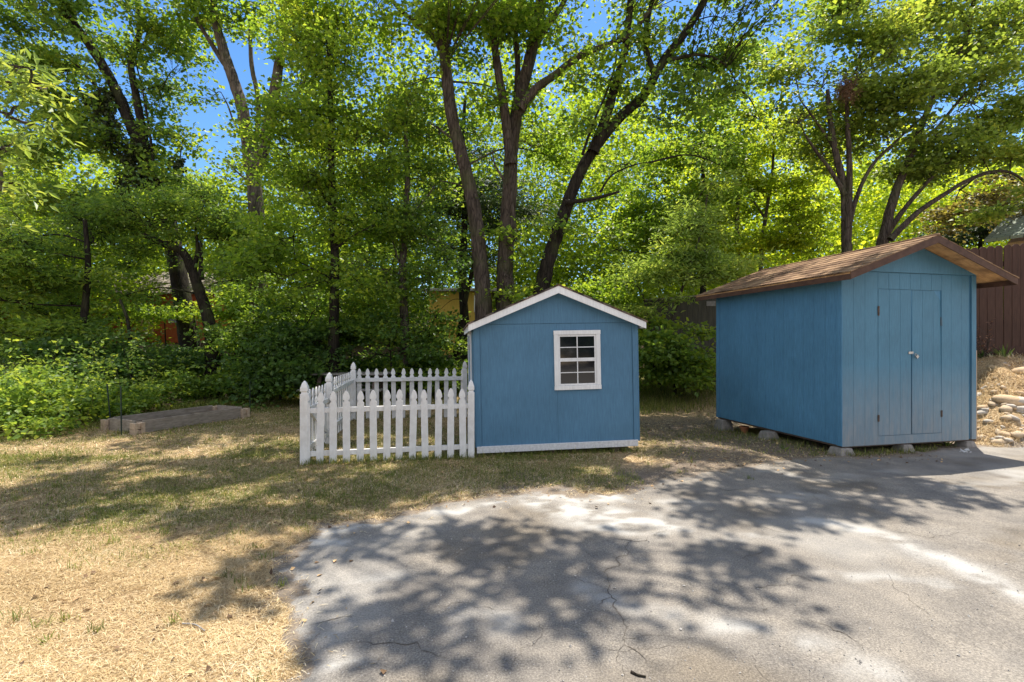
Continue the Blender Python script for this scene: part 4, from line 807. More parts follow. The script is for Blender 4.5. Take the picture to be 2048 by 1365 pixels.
# tufts
nt_ = 260; tx, ty = scatter(nt_, -8, 2.4, 2.1, 9); k = lawn_ok(tx, ty, -.03); tx, ty = tx[k], ty[k]
tx = np.r_[tx, [G(u, v)[0] for u, v in ((60, 1110), (225, 1090), (360, 1100), (530, 1120), (330, 1065), (590, 1045), (520, 1050), (30, 1000), (100, 1000), (320, 990), (140, 1240), (90, 1285), (480, 1165), (560, 1175), (1130, 915), (1200, 945), (1450, 905), (1560, 905), (1630, 912), (1850, 905), (1500, 960))]]
ty = np.r_[ty, [G(u, v)[1] for u, v in ((60, 1110), (225, 1090), (360, 1100), (530, 1120), (330, 1065), (590, 1045), (520, 1050), (30, 1000), (100, 1000), (320, 990), (140, 1240), (90, 1285), (480, 1165), (560, 1175), (1130, 915), (1200, 945), (1450, 905), (1560, 905), (1630, 912), (1850, 905), (1500, 960))]]
m_ = 20; sc = r.uniform(.35, 1.0, len(tx)); x = np.repeat(tx, m_) + r.normal(0, .03, len(tx) * m_); y = np.repeat(ty, m_) + r.normal(0, .02, len(tx) * m_); n = len(x)
items.append(blades(x, y, r.uniform(.04, .12, n) * np.repeat(sc, m_), .0045 * r.uniform(.7, 1.3, n), np.clip(r.normal(1.0, .3, n), .2, 1.5), r, np.repeat(r.random(len(tx)) * .6, m_) + r.random(n) * .3))
# uncut fringe along sheds, bed, fence, and back edge of the lawn
fx = []; fy = []
def fringe(p, q, n, s=.06):
    t_ = r.random(n); fx.append(p[0] + (q[0] - p[0]) * t_ + r.normal(0, s, n)); fy.append(p[1] + (q[1] - p[1]) * t_ + r.normal(0, s, n))
fringe((-2.72, 6.28), (-.6, 6.72), 1500, .05); fringe((-.5, 6.75), (1.9, 7.05), 700, .06); fringe((4.6, 6.75), (7.1, 7.3), 900, .07); fringe((4.6, 6.9), (4.0, 9.6), 700, .12); fringe((1.2, 15.5), (7.0, 14.5), 5000, .5); fringe((2.8, 12), (5, 13.5), 1500, .5)
fringe((-8, 8.2), (-7.5, 13.5), 3500, .3); fringe((-8, 14.2), (-1, 14.3), 4000, .3); fringe((-6.9, 8.3), (-5.9, 10.5), 1200, .1)
x = np.concatenate(fx); y = np.concatenate(fy); k = asd(x, y) < .05; x, y = x[k], y[k]; n = len(x); ss = np.where(y > 11, 2.2, 1.0)
items.append(blades(x, y, r.uniform(.04, .13, n) * ss, .005 * ss * r.uniform(.7, 1.3, n), np.clip(r.normal(1.0, .3, n), .2, 1.5), r, r.random(n)))
o = blade_mesh('green_grass', items, GRASS); tag(o, 'short green grass and tufts growing through the dry lawn', 'grass', kind='stuff')
# leaf litter + gravel crumbs
n = 7500; x, y = scatter(n, -9, 6, 2.2, 15); k = lawn_ok(x, y, -.5) & (r.random(n) < .45 + .5 * (y > 6)); x, y = x[k], y[k]; n = len(x)
p = np.stack([x, y, terr(x, y) + np.where(asd(x, y) > 0, .014, .012)], 1); nn = r.normal(0, .35, (n, 3)); nn[:, 2] = 1
V, F_ = leaf_quads(p, r.normal(0, 1, (n, 3)), nn, r.uniform(.02, .055, n), r.uniform(.015, .04, n)); LITTER = leafmat('fallen_leaf', [(0, (.10, .055, .03)), (.5, (.28, .17, .09)), (1, (.52, .40, .27))], (1, 1, 1), .1, .8)
o = mesh_np('leaf_litter', V, F_, LITTER, {'rnd': ('FACE', r.random(n))}); tag(o, 'small fallen leaves scattered over lawn and soil', 'leaf litter', kind='stuff')
n = 9000; u = r.uniform(560, 2200, n); v = 686 + 690 * r.random(n) ** 1.3 + 195; g_ = np.array([G(a_, b_) for a_, b_ in zip(u, v)]); x, y = g_[:, 0], g_[:, 1]; s = asd(x, y)
k = (s > -.35) & (r.random(n) < .18 + .8 * np.exp(-(s / .15) ** 2)); x, y, s = x[k], y[k], s[k]; n = len(x)
rad = r.uniform(.002, .006, n) * (1 + .8 * (r.random(n) > .93)); ctr = np.stack([x, y, np.where(s > 0, AZ(x, y), terr(x, y)) + rad * .4], 1)
oc = np.array([[1, 0, 0], [0, 1, 0], [-1, 0, 0], [0, -1, 0], [0, 0, 1.0]]); V = (ctr[:, None] + (oc[None] + r.normal(0, .2, (n, 5, 3))) * rad[:, None, None]).reshape(-1, 3)
i = np.arange(n)[:, None] * 5; F_ = np.concatenate([i + np.array([[0, 1, 4]]), i + np.array([[1, 2, 4]]), i + np.array([[2, 3, 4]]), i + np.array([[3, 0, 4]])])
M['grit'] = mat_noise('grit', (.20, .18, .16), (.55, .52, .48), (1, 1, 1), 12, .9, 0); o = mesh_np('gravel', V, F_, M['grit']); tag(o, 'loose grit and crumbs along the edge of the asphalt', 'gravel', kind='stuff')

# ------------------------------------------------------------------ small shed
TILT = R(-1.1)
ss = empty('small_shed', (-.5, 6.8, .03), (0, 0, 0)); ss.rotation_mode = 'XYZ'
ss.matrix_world = Matrix.Translation((-.5, 6.8, .03)) @ Matrix.Rotation(math.atan2(.12, .9928), 4, 'Z') @ Matrix.Rotation(TILT, 4, 'Y')
tag(ss, 'small gabled blue shed with white trim and one window beside the picket fence', 'shed')
W_, D_, H_ = 2.385, 3.0, 1.83; PITCH = .415; RZ = H_ + W_ / 2 * PITCH
mb = MB(); mb.prism([(0, .10), (W_, .10), (W_, H_), (W_ / 2, RZ), (0, H_)], 'y', .012, D_); mb.build('wall', M['blue_small'], ss)
# front face panels: lower siding in two sheets, gable sheet, corner boards
mb = MB(); mb.box(.078, 1.178, -.002, .010, .10, H_ - .008); mb.box(1.181, W_ - .078, -.002, .010, .10, H_ - .008); mb.build('siding', M['blue_small'], ss)
mb = MB(); mb.prism([(.02, H_ - .002), (W_ - .02, H_ - .002), (W_ / 2, RZ - .012)], 'y', -.006, .011); mb.build('gable', M['blue_small'], ss)
for x0 in (0, W_ - .075):
    mb = MB(); mb.box(x0, x0 + .075, -.016, .009, .085, H_ - .004); mb.box((-.014 if x0 == 0 else W_), (0 if x0 == 0 else W_ + .014), -.016, .075, .085, H_ - .02); mb.build('corner_board', M['blue_small'], ss, bevel=.003)
mb = MB(); mb.box(.005, W_ - .02, -.032, -.003, .012, .104); mb.build('skirt_board', M['skirt'], ss, bevel=.003)
for xx in (.28, 1.05, 2.0):
    mb = MB(); mb.box(xx, xx + .09, .03, D_ - .03, -.10 - .02 * xx, .098); mb.build('skid', M['rust'], ss)
# roof
OV, OF = .085, .15; thk = .022
for sgn in (-1, 1):
    cx0 = W_ / 2; xe = cx0 + sgn * (W_ / 2 + OV); ze = RZ - (W_ / 2 + OV) * PITCH
    mb = MB(); o_ = .016
    mb.prism([(cx0, RZ + .03), (xe + sgn * .02, ze + .03 - .02 * PITCH), (xe + sgn * .02, ze + .03 + thk - .02 * PITCH), (cx0, RZ + .03 + thk)], 'y', -OF - .012, D_ + OF); mb.build('roof', M['shingle_grey'], ss)
    mb = MB(); mb.prism([(cx0, RZ + .027), (xe, ze + .027), (xe, ze - .065), (cx0, RZ - .075)], 'y', -OF, -OF + .022); mb.build('fascia', M['white'], ss)
    mb = MB(); mb.prism([(cx0, RZ + .026), (xe - sgn * .004, ze + .026), (xe - sgn * .004, ze + .004), (cx0, RZ + .004)], 'y', -OF + .023, D_ + OF - .02); mb.build('roof_deck', M['white_old'], ss)
    mb = MB(); mb.box(min(xe - sgn * .03, xe - sgn * .008), max(xe - sgn * .03, xe - sgn * .008), -OF + .024, D_ + OF - .02, ze - .06, ze + .001); mb.build('eave_board', M['white'], ss)
# window
wx0, wx1, wz0, wz1 = 1.134, 1.826, .866, 1.722
win = empty('window'); win.parent = ss
mb = MB(); mb.box(wx0, wx1, -.034, -.003, wz1 - .062, wz1); mb.box(wx0 + .004, wx0 + .066, -.031, -.003, wz0 + .062, wz1 - .063); mb.box(wx1 - .066, wx1 - .004, -.031, -.003, wz0 + .062, wz1 - .063); mb.box(wx0, wx1, -.036, -.003, wz0, wz0 + .061); mb.build('frame', M['white'], win, bevel=.003)
ix0, ix1, iz0, iz1 = wx0 + .068, wx1 - .068, wz0 + .064, wz1 - .065; mid = (iz0 + iz1) / 2 + .01
def sash(z0, z1, y0, yg):
    mb = MB(); f = .024; mb.box(ix0, ix1, y0, y0 + .018, z0, z0 + f); mb.box(ix0, ix1, y0, y0 + .018, z1 - f, z1); mb.box(ix0, ix0 + f, y0 + .001, y0 + .017, z0 + f, z1 - f); mb.box(ix1 - f, ix1, y0 + .001, y0 + .017, z0 + f, z1 - f)
    xm = (ix0 + ix1) / 2; zm = (z0 + z1) / 2; mb.box(xm - .007, xm + .007, yg - .007, yg - .001, z0 + f, z1 - f); mb.box(ix0 + f, ix1 - f, yg - .006, yg - .0015, zm - .006, zm + .006); mb.build('sash', M['white'], win)
    mb = MB(); mb.box(ix0 + .01, ix1 - .01, yg, yg + .003, z0 + .01, z1 - .01); mb.build('pane', M['dark_glass'], win)
sash(mid - .004, iz1, -.020, -.0105); sash(iz0, mid - .005, -.022, -.0105)
# door on the left side (a sliver of its white trim shows)
dr = empty('door'); dr.parent = ss
mb = MB(); mb.box(-.020, -.001, 1.25, 2.15, .14, 1.68); mb.build('door_panel', M['blue_small'], dr, bevel=.002)
mb = MB(); mb.box(-.032, -.001, 1.17, 1.245, .12, 1.76); mb.box(-.032, -.001, 2.155, 2.23, .12, 1.76); mb.box(-.030, -.001, 1.246, 2.154, 1.69, 1.76); mb.build('door_trim', M['white'], dr)
for zz in (.45, 1.45):
    mb = MB(); mb.box(-.045, -.033, 1.2, 1.32, zz, zz + .09); mb.build('hinge', M['rust'], dr)

# ------------------------------------------------------------------ large shed
bs = empty('large_shed', (BC[0], BC[1], .135), (0, 0, math.atan2(BU[1], BU[0])))
tag(bs, 'larger blue plank shed on concrete blocks with brown shingle roof and double doors', 'shed')
W_, D_ = 2.46, 2.81; HL = 2.50; PIT = .376; OE = .26; OFr = .36; OB = .30
RZb = 3.13 - .135 - .03; HE = RZb - W_ / 2 * PIT - .02
mb = MB(); mb.prism([(.014, 0), (W_ - .014, 0), (W_ - .014, HE), (W_ / 2, HE + (W_ / 2 - .014) * PIT), (.014, HE)], 'y', .014, D_ - .014); mb.build('wall', M['blue_big'], bs)
def boards(axis, a0, a1, skip, z0, z1, t0, t1, pitch=.2, gap=.004, edges=None):
    mb = MB(); x = a0
    while x < a1 - .01:
        x2 = min(x + pitch - gap, a1)
        segs = [(x, x2)]
        for s0, s1 in segs:
            if axis == 'x': mb.box(s0, s1, t0, t1, z0, z1)
            else: mb.box(t0, t1, s0, s1, z0, z1)
        x += pitch
    return mb
boards('y', .09, D_ - .09, None, .0, HE - .01, 0, .0138, .2).build('siding', M['blue_big'], bs, bevel=.002)
for yy in (.0, D_ - .085):
    mb = MB(); mb.box(-.012, .0138, yy, yy + .085, -.005, HE - .012); mb.build('corner_board', M['blue_big'], bs, bevel=.003)
# front wall round the door opening
dx0, dx1, dz0, dz1 = .62, 1.80, .12, 2.24; dm = 1.225
bx = [.0, .19, .39, .62]; mb = MB(); TF = 2.485
for a0, a1 in zip(bx[:-1], bx[1:]): mb.box(a0 + (.0 if a0 == 0 else .002), a1 - .0015, -.001, .0138, -.01, TF)
bx = [1.80, 1.99, 2.19, 2.335]
for a0, a1 in zip(bx[:-1], bx[1:]): mb.box(a0 + .002, a1 - .001, -.001, .0138, -.01, TF)
bx = list(np.arange(.62, 1.79, .1967))
for a0, a1 in zip(bx, bx[1:] + [1.80]): mb.box(a0 + .003, a1 - .002, -.0011, .0137, dz1 + .006, TF)
mb.box(.622, 1.798, -.0012, .0136, -.01, dz0 - .006)
mb.build('siding', M['blue_front'], bs)
mb = MB(); mb.box(W_ - .085, W_ + .004, -.014, .0135, -.005, TF); mb.build('corner_board', M['blue_front'], bs, bevel=.003)
mb = MB(); mb.box(W_ + .005, W_ + .018, -.012, .075, -.05, 1.35); mb.build('side_board', M['tan_board'], bs)
# gable panel, a little proud
mb = MB(); mb.prism([(.01, TF + .004), (W_ - .01, TF + .004), (W_ - .01, HE + .01), (W_ / 2, HE + (W_ / 2) * PIT - .02), (.01, HE + .01)], 'y', -.030, .013); mb.build('gable', M['blue_front'], bs, bevel=.002)
mb = MB(); mb.prism([(.0, 0), (W_ - .03, 0), (W_ - .03, HE), (W_ / 2, HE + .4), (.03, HE)], 'y', D_ - .0139, D_); mb.build('siding', M['blue_big'], bs)
mb = MB(); mb.box(W_ - .0139, W_ - .0005, .02, D_ - .02, 0, HE - .01); mb.build('siding', M['blue_big'], bs)
# doors
for k, (a0, a1) in enumerate(((dx0 + .006, dm - .004), (dm + .012, dx1 - .006))):
    d = empty('door'); d.parent = bs
    if k == 1:
        d.location = (a1, 0, 0); d.rotation_euler = (R(-.45), R(.55), R(.5)); off = a1
    else: off = 0
    mb = MB(); xs_ = np.arange(a0, a1 - .03, .2)
    for x in xs_: mb.box(x - off, min(x + .196, a1) - off, -.0025, .006, dz0, dz1)
    mb.box(a0 - off + .002, a1 - off - .002, .0062, .0130, dz0 + .002, dz1 - .002); mb.build('door_panel', M['blue_front'], d)
    hx = a0 if k == 0 else a1
    for zz in ((.33, 1.86) if k == 0 else (.36, 1.72)):
        mb = MB(); mb.box(hx - off - .016, hx - off + .016, -.0095, -.0045, zz, zz + (.09 if zz < 1 else .13)); mb.cyl((hx - off, -.010, zz - .006), (hx - off, -.010, zz + (.096 if zz < 1 else .136)), .006); mb.build('hinge', M['rust'], d)
lk = empty('padlock'); lk.parent = bs
mb = MB(); mb.box(dm - .055, dm + .03, -.012, -.006, 1.30, 1.335); mb.cyl((dm - .045, -.013, 1.317), (dm - .045, -.008, 1.317), .018); mb.build('hasp', M['metal'], lk)
mb = MB(); Mx = Matrix.Translation((dm + .055, -.03, 1.285)) @ Matrix.Rotation(R(-38), 4, 'Y'); mb.box(-.022, .022, -.009, .009, -.05, -.008, 0, Mx)
pts = [Mx @ Vector((.015 * math.cos(a_), 0, .015 * math.sin(a_) * 1.6 + .002)) for a_ in np.linspace(0, math.pi, 7)]
pts = [Mx @ Vector((.015, 0, -.01))] + pts + [Mx @ Vector((-.015, 0, -.01))]
for p_, q_ in zip(pts[:-1], pts[1:]): mb.cyl(p_, q_, .004, n=6)
mb.build('lock_body', M['metal'], lk)
# roof
for sgn in (-1, 1):
    c0 = W_ / 2; xe = c0 + sgn * (W_ / 2 + OE); ze = RZb - (W_ / 2 + OE) * PIT
    mb = MB(); n_ = 9; segs = []
    # shingle courses as real steps
    for i in range(n_):
        f0, f1 = i / n_, (i + 1) / n_; xa = xe + (c0 - xe) * f0; xb = xe + (c0 - xe) * min(1, f1 + .02); za = ze + (RZb - ze) * f0; zb = ze + (RZb - ze) * min(1, f1 + .02)
        mb.prism([(xa + (sgn * .015 if i == 0 else 0), za + .004), (xb, zb + .003), (xb, zb + .010), (xa + (sgn * .015 if i == 0 else 0), za + .020)], 'y', -OFr - .018 + .0007 * i, D_ + OB + .01 - .0007 * i)
    mb.build('roof', M['shingle_brown'], bs)
    mb = MB(); mb.prism([(c0, RZb + .001), (xe, ze + .001), (xe, ze - .018), (c0, RZb - .018)], 'y', -OFr + .001, D_ + OB - .001); mb.build('roof_deck', M['plywood'], bs)
    mb = MB(); mb.prism([(c0, RZb + .002), (xe + sgn * .001, ze + .002), (xe + sgn * .001, ze - .092), (c0, RZb - .100)], 'y', -OFr - .012, -OFr - .0005)
    mb.build('fascia', M['brown_fascia'], bs)
    mb = MB(); a0, a1 = sorted((xe, xe - sgn * .022)); mb.box(a0, a1, -OFr, D_ + OB, ze - .092, ze - .017); mb.build('eave_board', M['brown_fascia'], bs)
mb = MB(); mb.cyl((W_ / 2, -OFr - .02, RZb + .012), (W_ / 2, D_ + OB + .01, RZb + .012), .02, n=8); mb.build('ridge_cap', M['shingle_brown'], bs, smooth=True)
mb = MB(); mb.box(.02, W_ - .02, .02, D_ - .02, -.03, -.003); mb.build('floor_frame', M['rust'], bs)
# concrete pier blocks carrying the large shed
def pier(u, v, Yd, label, sc=1.0, rot=0):
    x, y = P(u, v, Yd)[:2]; z = float(terr(x, y)); top = .104 - z
    o = MB(); a_, b_ = .125 * sc, .085 * sc
    o.v = [(-a_, -a_, -.03), (a_, -a_, -.03), (a_, a_, -.03), (-a_, a_, -.03), (-b_, -b_, top), (b_, -b_, top), (b_, b_, top), (-b_, b_, top)]
    o.f = [(3, 2, 1, 0), (4, 5, 6, 7), (0, 1, 5, 4), (1, 2, 6, 5), (2, 3, 7, 6), (3, 0, 4, 7)]; o.m = [0] * 6
    ob = o.build('pier_block', M['concrete'], None, bevel=.012); ob.location = (x, y, z); ob.rotation_euler = (0, 0, rot); tag(ob, label, 'concrete block', 'concrete blocks under the large shed')
A_ = math.atan2(BU[1], BU[0])
pier(1447, 850, 9.42, 'concrete block under the far left corner of the large shed', 1.15, A_); pier(1537, 870, 8.15, 'concrete block under the middle of the large shed side wall', 1.05, A_)
pier(1682, 900, 6.90, 'concrete block under the near corner of the large shed', 1.1, A_); pier(1806, 896, 7.13, 'low concrete block under the large shed doors', .9, A_); pier(1930, 885, 7.40, 'concrete block under the right front corner of the large shed', .9, A_)
o = MB(); prof = [(.05, 0), (.075, .10), (.085, .10), (.085, .13), (.07, .13)]
for (r0, z0), (r1, z1) in zip(prof[:-1], prof[1:]): o.cyl((0, 0, z0), (0, 0, z1 + 1e-4), r0, r1, 16)
x, y = P(1478, 850, 9.0)[:2]; ob = o.build('flower_pot', M['terracotta'], None); ob.location = (x + .1, y, float(terr(x, y))); tag(ob, 'small terracotta pot tucked under the side of the large shed', 'flower pot')
r = np.random.default_rng(8); q = r.normal(0, .012, (30, 3)) * np.array([2.2, 1.4, .8]); x, y = G(1930, 906); V, F_ = leaf_quads(q + np.array([0, 0, .012]), r.normal(0, 1, (30, 3)), r.normal(0, 1, (30, 3)), r.uniform(.02, .045, 30), r.uniform(.015, .03, 30))
o = mesh_np('paper_scrap', V, F_, M['paper']); o.location = (x, y, .012); tag(o, 'crumpled white scrap on the asphalt in front of the large shed', 'litter')
# a bent stick on the lawn and twigs on asphalt
for (pts, rr, lb) in (([(365, 1253), (390, 1255), (410, 1268)], .005, 'pale bent stick lying on the sunlit dry grass'), ([(1262, 1350), (1276, 1357), (1292, 1360)], .007, 'short dark twig on the asphalt near the bottom edge')):
    pw = [np.array([*G(*p), .016]) for p in pts]; V, F_ = tube(catmull(pw, 5), rr, rr * .6, 6, .2, 4); c_ = pw[0]; o = mesh_np('stick', V - c_, F_, M['grey_wood'] if rr < .006 else BK['dark'], smooth=True); o.location = c_; tag(o, lb, 'stick')

# ------------------------------------------------------------------ picket fence
pf = empty('picket_fence', (-2.75, 6.32, 0)); tag(pf, 'white picket enclosure with pointed posts and a side gate, attached to the small shed', 'fence')
base = np.array([-2.75, 6.32, 0.0])
def picket_mesh(h, w=.092, t=.018, name='picket'):
    a_ = w / 2; pr = [(-a_, 0), (a_, 0), (a_, h - .165), (a_ * .62, h - .140), (a_ * .62, h - .128), (a_ * .98, h - .108), (a_ * .92, h - .075), (a_ * .60, h - .030), (a_ * .25, h - .004), (0, h), (-a_ * .25, h - .004), (-a_ * .60, h - .030), (-a_ * .92, h - .075), (-a_ * .98, h - .108), (-a_ * .62, h - .128), (-a_ * .62, h - .140), (-a_, h - .165)]
    mb = MB(); mb.prism(pr, 'y', -t / 2, t / 2); return mb
def post_mesh(h, w=.098):
    a_ = w / 2; mb = MB(); mb.box(-a_, a_, -a_, a_, -.05, h - .17)
    lv = [(a_ * .72, h - .17), (a_ * .72, h - .148), (a_ * .98, h - .135), (a_ * .95, h - .09), (a_ * .55, h - .03), (a_ * .12, h)]
    for (r0, z0), (r1, z1) in zip(lv[:-1], lv[1:]):
        b_ = len(mb.v); mb.v += [(sx * rr, sy * rr, zz) for rr, zz in ((r0, z0), (r1, z1)) for sx, sy in ((-1, -1), (1, -1), (1, 1), (-1, 1))]
        for i in range(4): mb.f.append((b_ + i, b_ + (i + 1) % 4, b_ + 4 + (i + 1) % 4, b_ + 4 + i)); mb.m.append(0)
        if z1 == h: mb.f.append((b_ + 4, b_ + 5, b_ + 6, b_ + 7)); mb.m.append(0)
    return mb
pk0 = None; meshes = {}
def put(meshkey, maker, name, loc, rotz=0, parent=pf, tilt=0, origin=base):
    if meshkey not in meshes:
        ob = maker().build(name, M['white_old'], parent, bevel=.002); meshes[meshkey] = ob
    else:
        ob = meshes[meshkey].copy(); COL.objects.link(ob); ob.parent = parent; ob.name = name
    ob.location = Vector(loc) - Vector(origin); ob.rotation_euler = (0, tilt, rotz); return ob
rp = np.random.default_rng(2)
Af = np.array([-2.79 + .06, 6.34]); Bf = np.array([-.576, 6.76]); df = Bf - Af; Lf = np.linalg.norm(df); df /= Lf; angf = math.atan2(df[1], df[0]); nf = np.array([df[1], -df[0]])
put('postA', lambda: post_mesh(1.10), 'post', (Af[0], Af[1], .0), angf); put('postA2', lambda: post_mesh(1.08, .088), 'post', (Bf[0], Bf[1], .0), angf)
pu = [(x / 5.12 + 580) for x in (175, 310, 445, 583, 722, 858, 992, 1118, 1252, 1385, 1515, 1643, 1770)]
for k, u in enumerate(pu):
    # intersection of the sight line with the panel line
    tt = (u - 1024) / 963; s_ = (tt * Af[1] - Af[0]) / (df[0] - tt * df[1]); p_ = Af + df * s_ + nf * .032
    put('picket%d' % (k % 2), lambda: picket_mesh(.965 + .006 * (k % 2)), 'picket', (p_[0], p_[1], -.005 + rp.normal(0, .005)), angf + rp.normal(0, .03), tilt=rp.normal(0, .013))
for z0 in (.705, .135):
    mb = MB(); c_ = (Af + nf * .0 - np.array([base[0], base[1]])); e_ = Bf - np.array([base[0], base[1]]); 
    mb.beam((c_[0] - df[0] * .03, c_[1] - df[1] * .03, z0), (e_[0] + df[0] * .02, e_[1] + df[1] * .02, z0 + .012), .040, .066); mb.build('rail', M['white_old'], pf, bevel=.003).location = (nf[0] * .002, nf[1] * .002, 0)
# back run
Cb = np.array([-3.2, 9.72]); Db = np.array([-.98, 10.0]); db = Db - Cb; db /= np.linalg.norm(db); angb = math.atan2(db[1], db[0]); nb_ = np.array([-db[1], db[0]])
put('postC', lambda: post_mesh(1.21), 'post', (Cb[0], Cb[1], 0.0), angb); put('postD', lambda: post_mesh(1.22, .095), 'post', (Db[0], Db[1], .0), angb)
for k, xx in enumerate((705, 797, 887, 976, 1066, 1155, 1246, 1333, 1418, 1508, 1597, 1684, 1768)):
    u = xx / 5.12 + 580; tt = (u - 1024) / 963; s_ = (tt * Cb[1] - Cb[0]) / (db[0] - tt * db[1]); p_ = Cb + db * s_ + nb_ * .036
    put('bpicket%d' % (k % 2), lambda: picket_mesh(1.02, .088), 'picket', (p_[0], p_[1], .055), angb + rp.normal(0, .03), tilt=rp.normal(0, .013))
for z0 in (.845, .275):
    mb = MB(); c_ = Cb - base[:2]; e_ = Db - base[:2]; mb.beam((c_[0], c_[1], z0), (e_[0], e_[1], z0 + .02), .040, .075); mb.build('rail', M['white_old'], pf, bevel=.003)
# side run between corner post and middle post, and gate
Mp = np.array([-2.89, 7.62]); put('postB', lambda: post_mesh(1.13, .105), 'post', (Mp[0], Mp[1], .0), .1)
ds = Cb - Mp; Ls = np.linalg.norm(ds); ds /= Ls; ns = np.array([-ds[1], ds[0]]); angs = math.atan2(ds[1], ds[0])
for k in range(11):
    p_ = Mp + ds * (.17 + k * (Ls - .3) / 10) + ns * .034; put('spicket', lambda: picket_mesh(1.0, .088), 'picket', (p_[0], p_[1], .02), angs + rp.normal(0, .03), tilt=rp.normal(0, .013))
for z0 in (.80, .22):
    mb = MB(); c_ = Mp - base[:2]; e_ = Cb - base[:2]; mb.beam((c_[0], c_[1], z0), (e_[0], e_[1], z0 + .03), .04, .07); mb.build('rail', M['white_old'], pf, bevel=.003)
gt = empty('gate'); gt.parent = pf; gt.location = (Mp[0] - base[0], Mp[1] - base[1], 0)
dg = Af - Mp; Lg = np.linalg.norm(dg) - .12; dg /= np.linalg.norm(dg); ng = np.array([dg[1], -dg[0]]); angg = math.atan2(dg[1], dg[0]); o3 = np.array([Mp[0], Mp[1], 0])
for k in range(7):
    p_ = Mp + dg * (.13 + k * (Lg - .18) / 6) + ng * .03; put('gpicket', lambda: picket_mesh(.90, .088), 'picket', (p_[0], p_[1], .06), angg + rp.normal(0, .02), parent=gt, origin=o3)
for z0 in (.70, .18):
    mb = MB(); mb.beam((dg[0] * .07, dg[1] * .07, z0), (dg[0] * (Lg - .01), dg[1] * (Lg - .01), z0), .035, .07); mb.build('rail', M['white_old'], gt, bevel=.003)
mb = MB(); mb.beam((dg[0] * .12, dg[1] * .12, .20), (dg[0] * (Lg - .1), dg[1] * (Lg - .1), .68), .030, .06); mb.build('brace', M['white_old'], gt).location = (-ng[0] * .002, -ng[1] * .002, 0)
for z0 in (.68, .19):
    mb = MB(); mb.box(-.02, .05, -.075, -.055, z0 - .025, z0 + .03); mb.cyl((0, -.07, z0 - .04), (0, -.07, z0 + .045), .008); mb.build('hinge', M['metal'], gt)
mb = MB(); mb.cyl((.045, -.06, .06), (.045, -.06, .80), .006); mb.build('drop_rod', M['rust'], gt)

# ------------------------------------------------------------------ raised bed
A0 = np.array([-6.58, 8.46]); dl = np.array([.42, .9075]); dw = np.array([-.9075, .42]) * 1.0
rb = empty('raised_bed', (A0[0], A0[1], float(terr(*A0))), (0, 0, math.atan2(dl[1], dl[0]))); tag(rb, 'weathered grey board garden bed with tan corner blocks by the brambles', 'raised bed')
LB, WB, HB = 2.02, .93, .225
mb = MB(); mb.box(.08, LB - .08, -.02, .02, -.03, HB); mb.build('side_board', M['bed_wood'], rb, bevel=.003); mb = MB(); mb.box(.08, LB - .08, WB - .02, WB + .02, -.03, HB); mb.build('side_board', M['bed_wood'], rb, bevel=.003)
mb = MB(); mb.box(-.02, .02, .08, WB - .08, -.03, HB); mb.build('end_board', M['bed_wood'], rb, bevel=.003); mb = MB(); mb.box(LB - .02, LB + .02, .08, WB - .08, -.03, HB); mb.build('end_board', M['bed_wood'], rb, bevel=.003)
for x0 in (0, LB):
    for y0 in (0, WB):
        mb = MB()
        for zz in (-.03, .085): 
            e = .07; mb.box(x0 - e, x0 + e, y0 - e, y0 - .022 if y0 == 0 else y0 + e, zz, zz + .112) if False else None
            mb.box(x0 - .085, x0 - .024, y0 - .078, y0 + .078, zz, zz + .112); mb.box(x0 + .024, x0 + .085, y0 - .079, y0 + .079, zz, zz + .1125); mb.box(x0 - .0235, x0 + .0235, y0 - .055, y0 + .055, zz, zz + .100)
        mb.build('corner_block', M['tan_block'], rb, bevel=.006)
gx, gy, GF = grid(np.linspace(.022, LB - .022, 60), np.linspace(.022, WB - .022, 30)); gz = .05 + .05 * fbm(gx * 3, gy * 3, 7) + .03 * fbm(gx * 12, gy * 12, 9) + .03 * gx / LB
M['bed_soil'] = mat_noise('bed_soil', (.03, .024, .02), (.15, .115, .085), (1, 1, 1), 26, .95, .6, c2=(.36, .27, .19), s2=3, f2=.8); mesh_np('soil', np.stack([gx, gy, gz], 1), GF, M['bed_soil'], smooth=False, parent=rb)
for (u, v0, v1, lean, lb) in ((222, 853, 768, -.10, 'green steel stake at the far left corner of the raised bed, second from left'), (243, 871, 773, -.02, 'green steel stake in front of the near left corner of the raised bed'),
                          (505, 806, 738, .02, 'thin green stake behind the far right end of the raised bed'), (500, 829, 762, .0, 'thin dark stake at the near right end of the raised bed')):
    g_ = G(u, v1 + (v0 - v1)); Yd = g_[1]; top = P(u + lean * 80, v1, Yd); z0 = float(terr(*g_)); mb = MB(); mb.cyl((0, 0, -.05), (top[0] - g_[0], 0, top[2] - z0), .011 if u < 300 else .008, n=7)
    for s in np.arange(.15, .95, .06):
        p_ = Vector(((top[0] - g_[0]) * s, 0, (top[2] - z0) * s)); mb.cyl(p_, p_ + Vector((0, 0, .008)), .014 if u < 300 else .010, n=7)
    ob = mb.build('garden_stake', M['stake'], None); ob.location = (g_[0], g_[1], z0); tag(ob, lb.replace(', second from left', ''), 'stake', 'stakes round the raised bed')

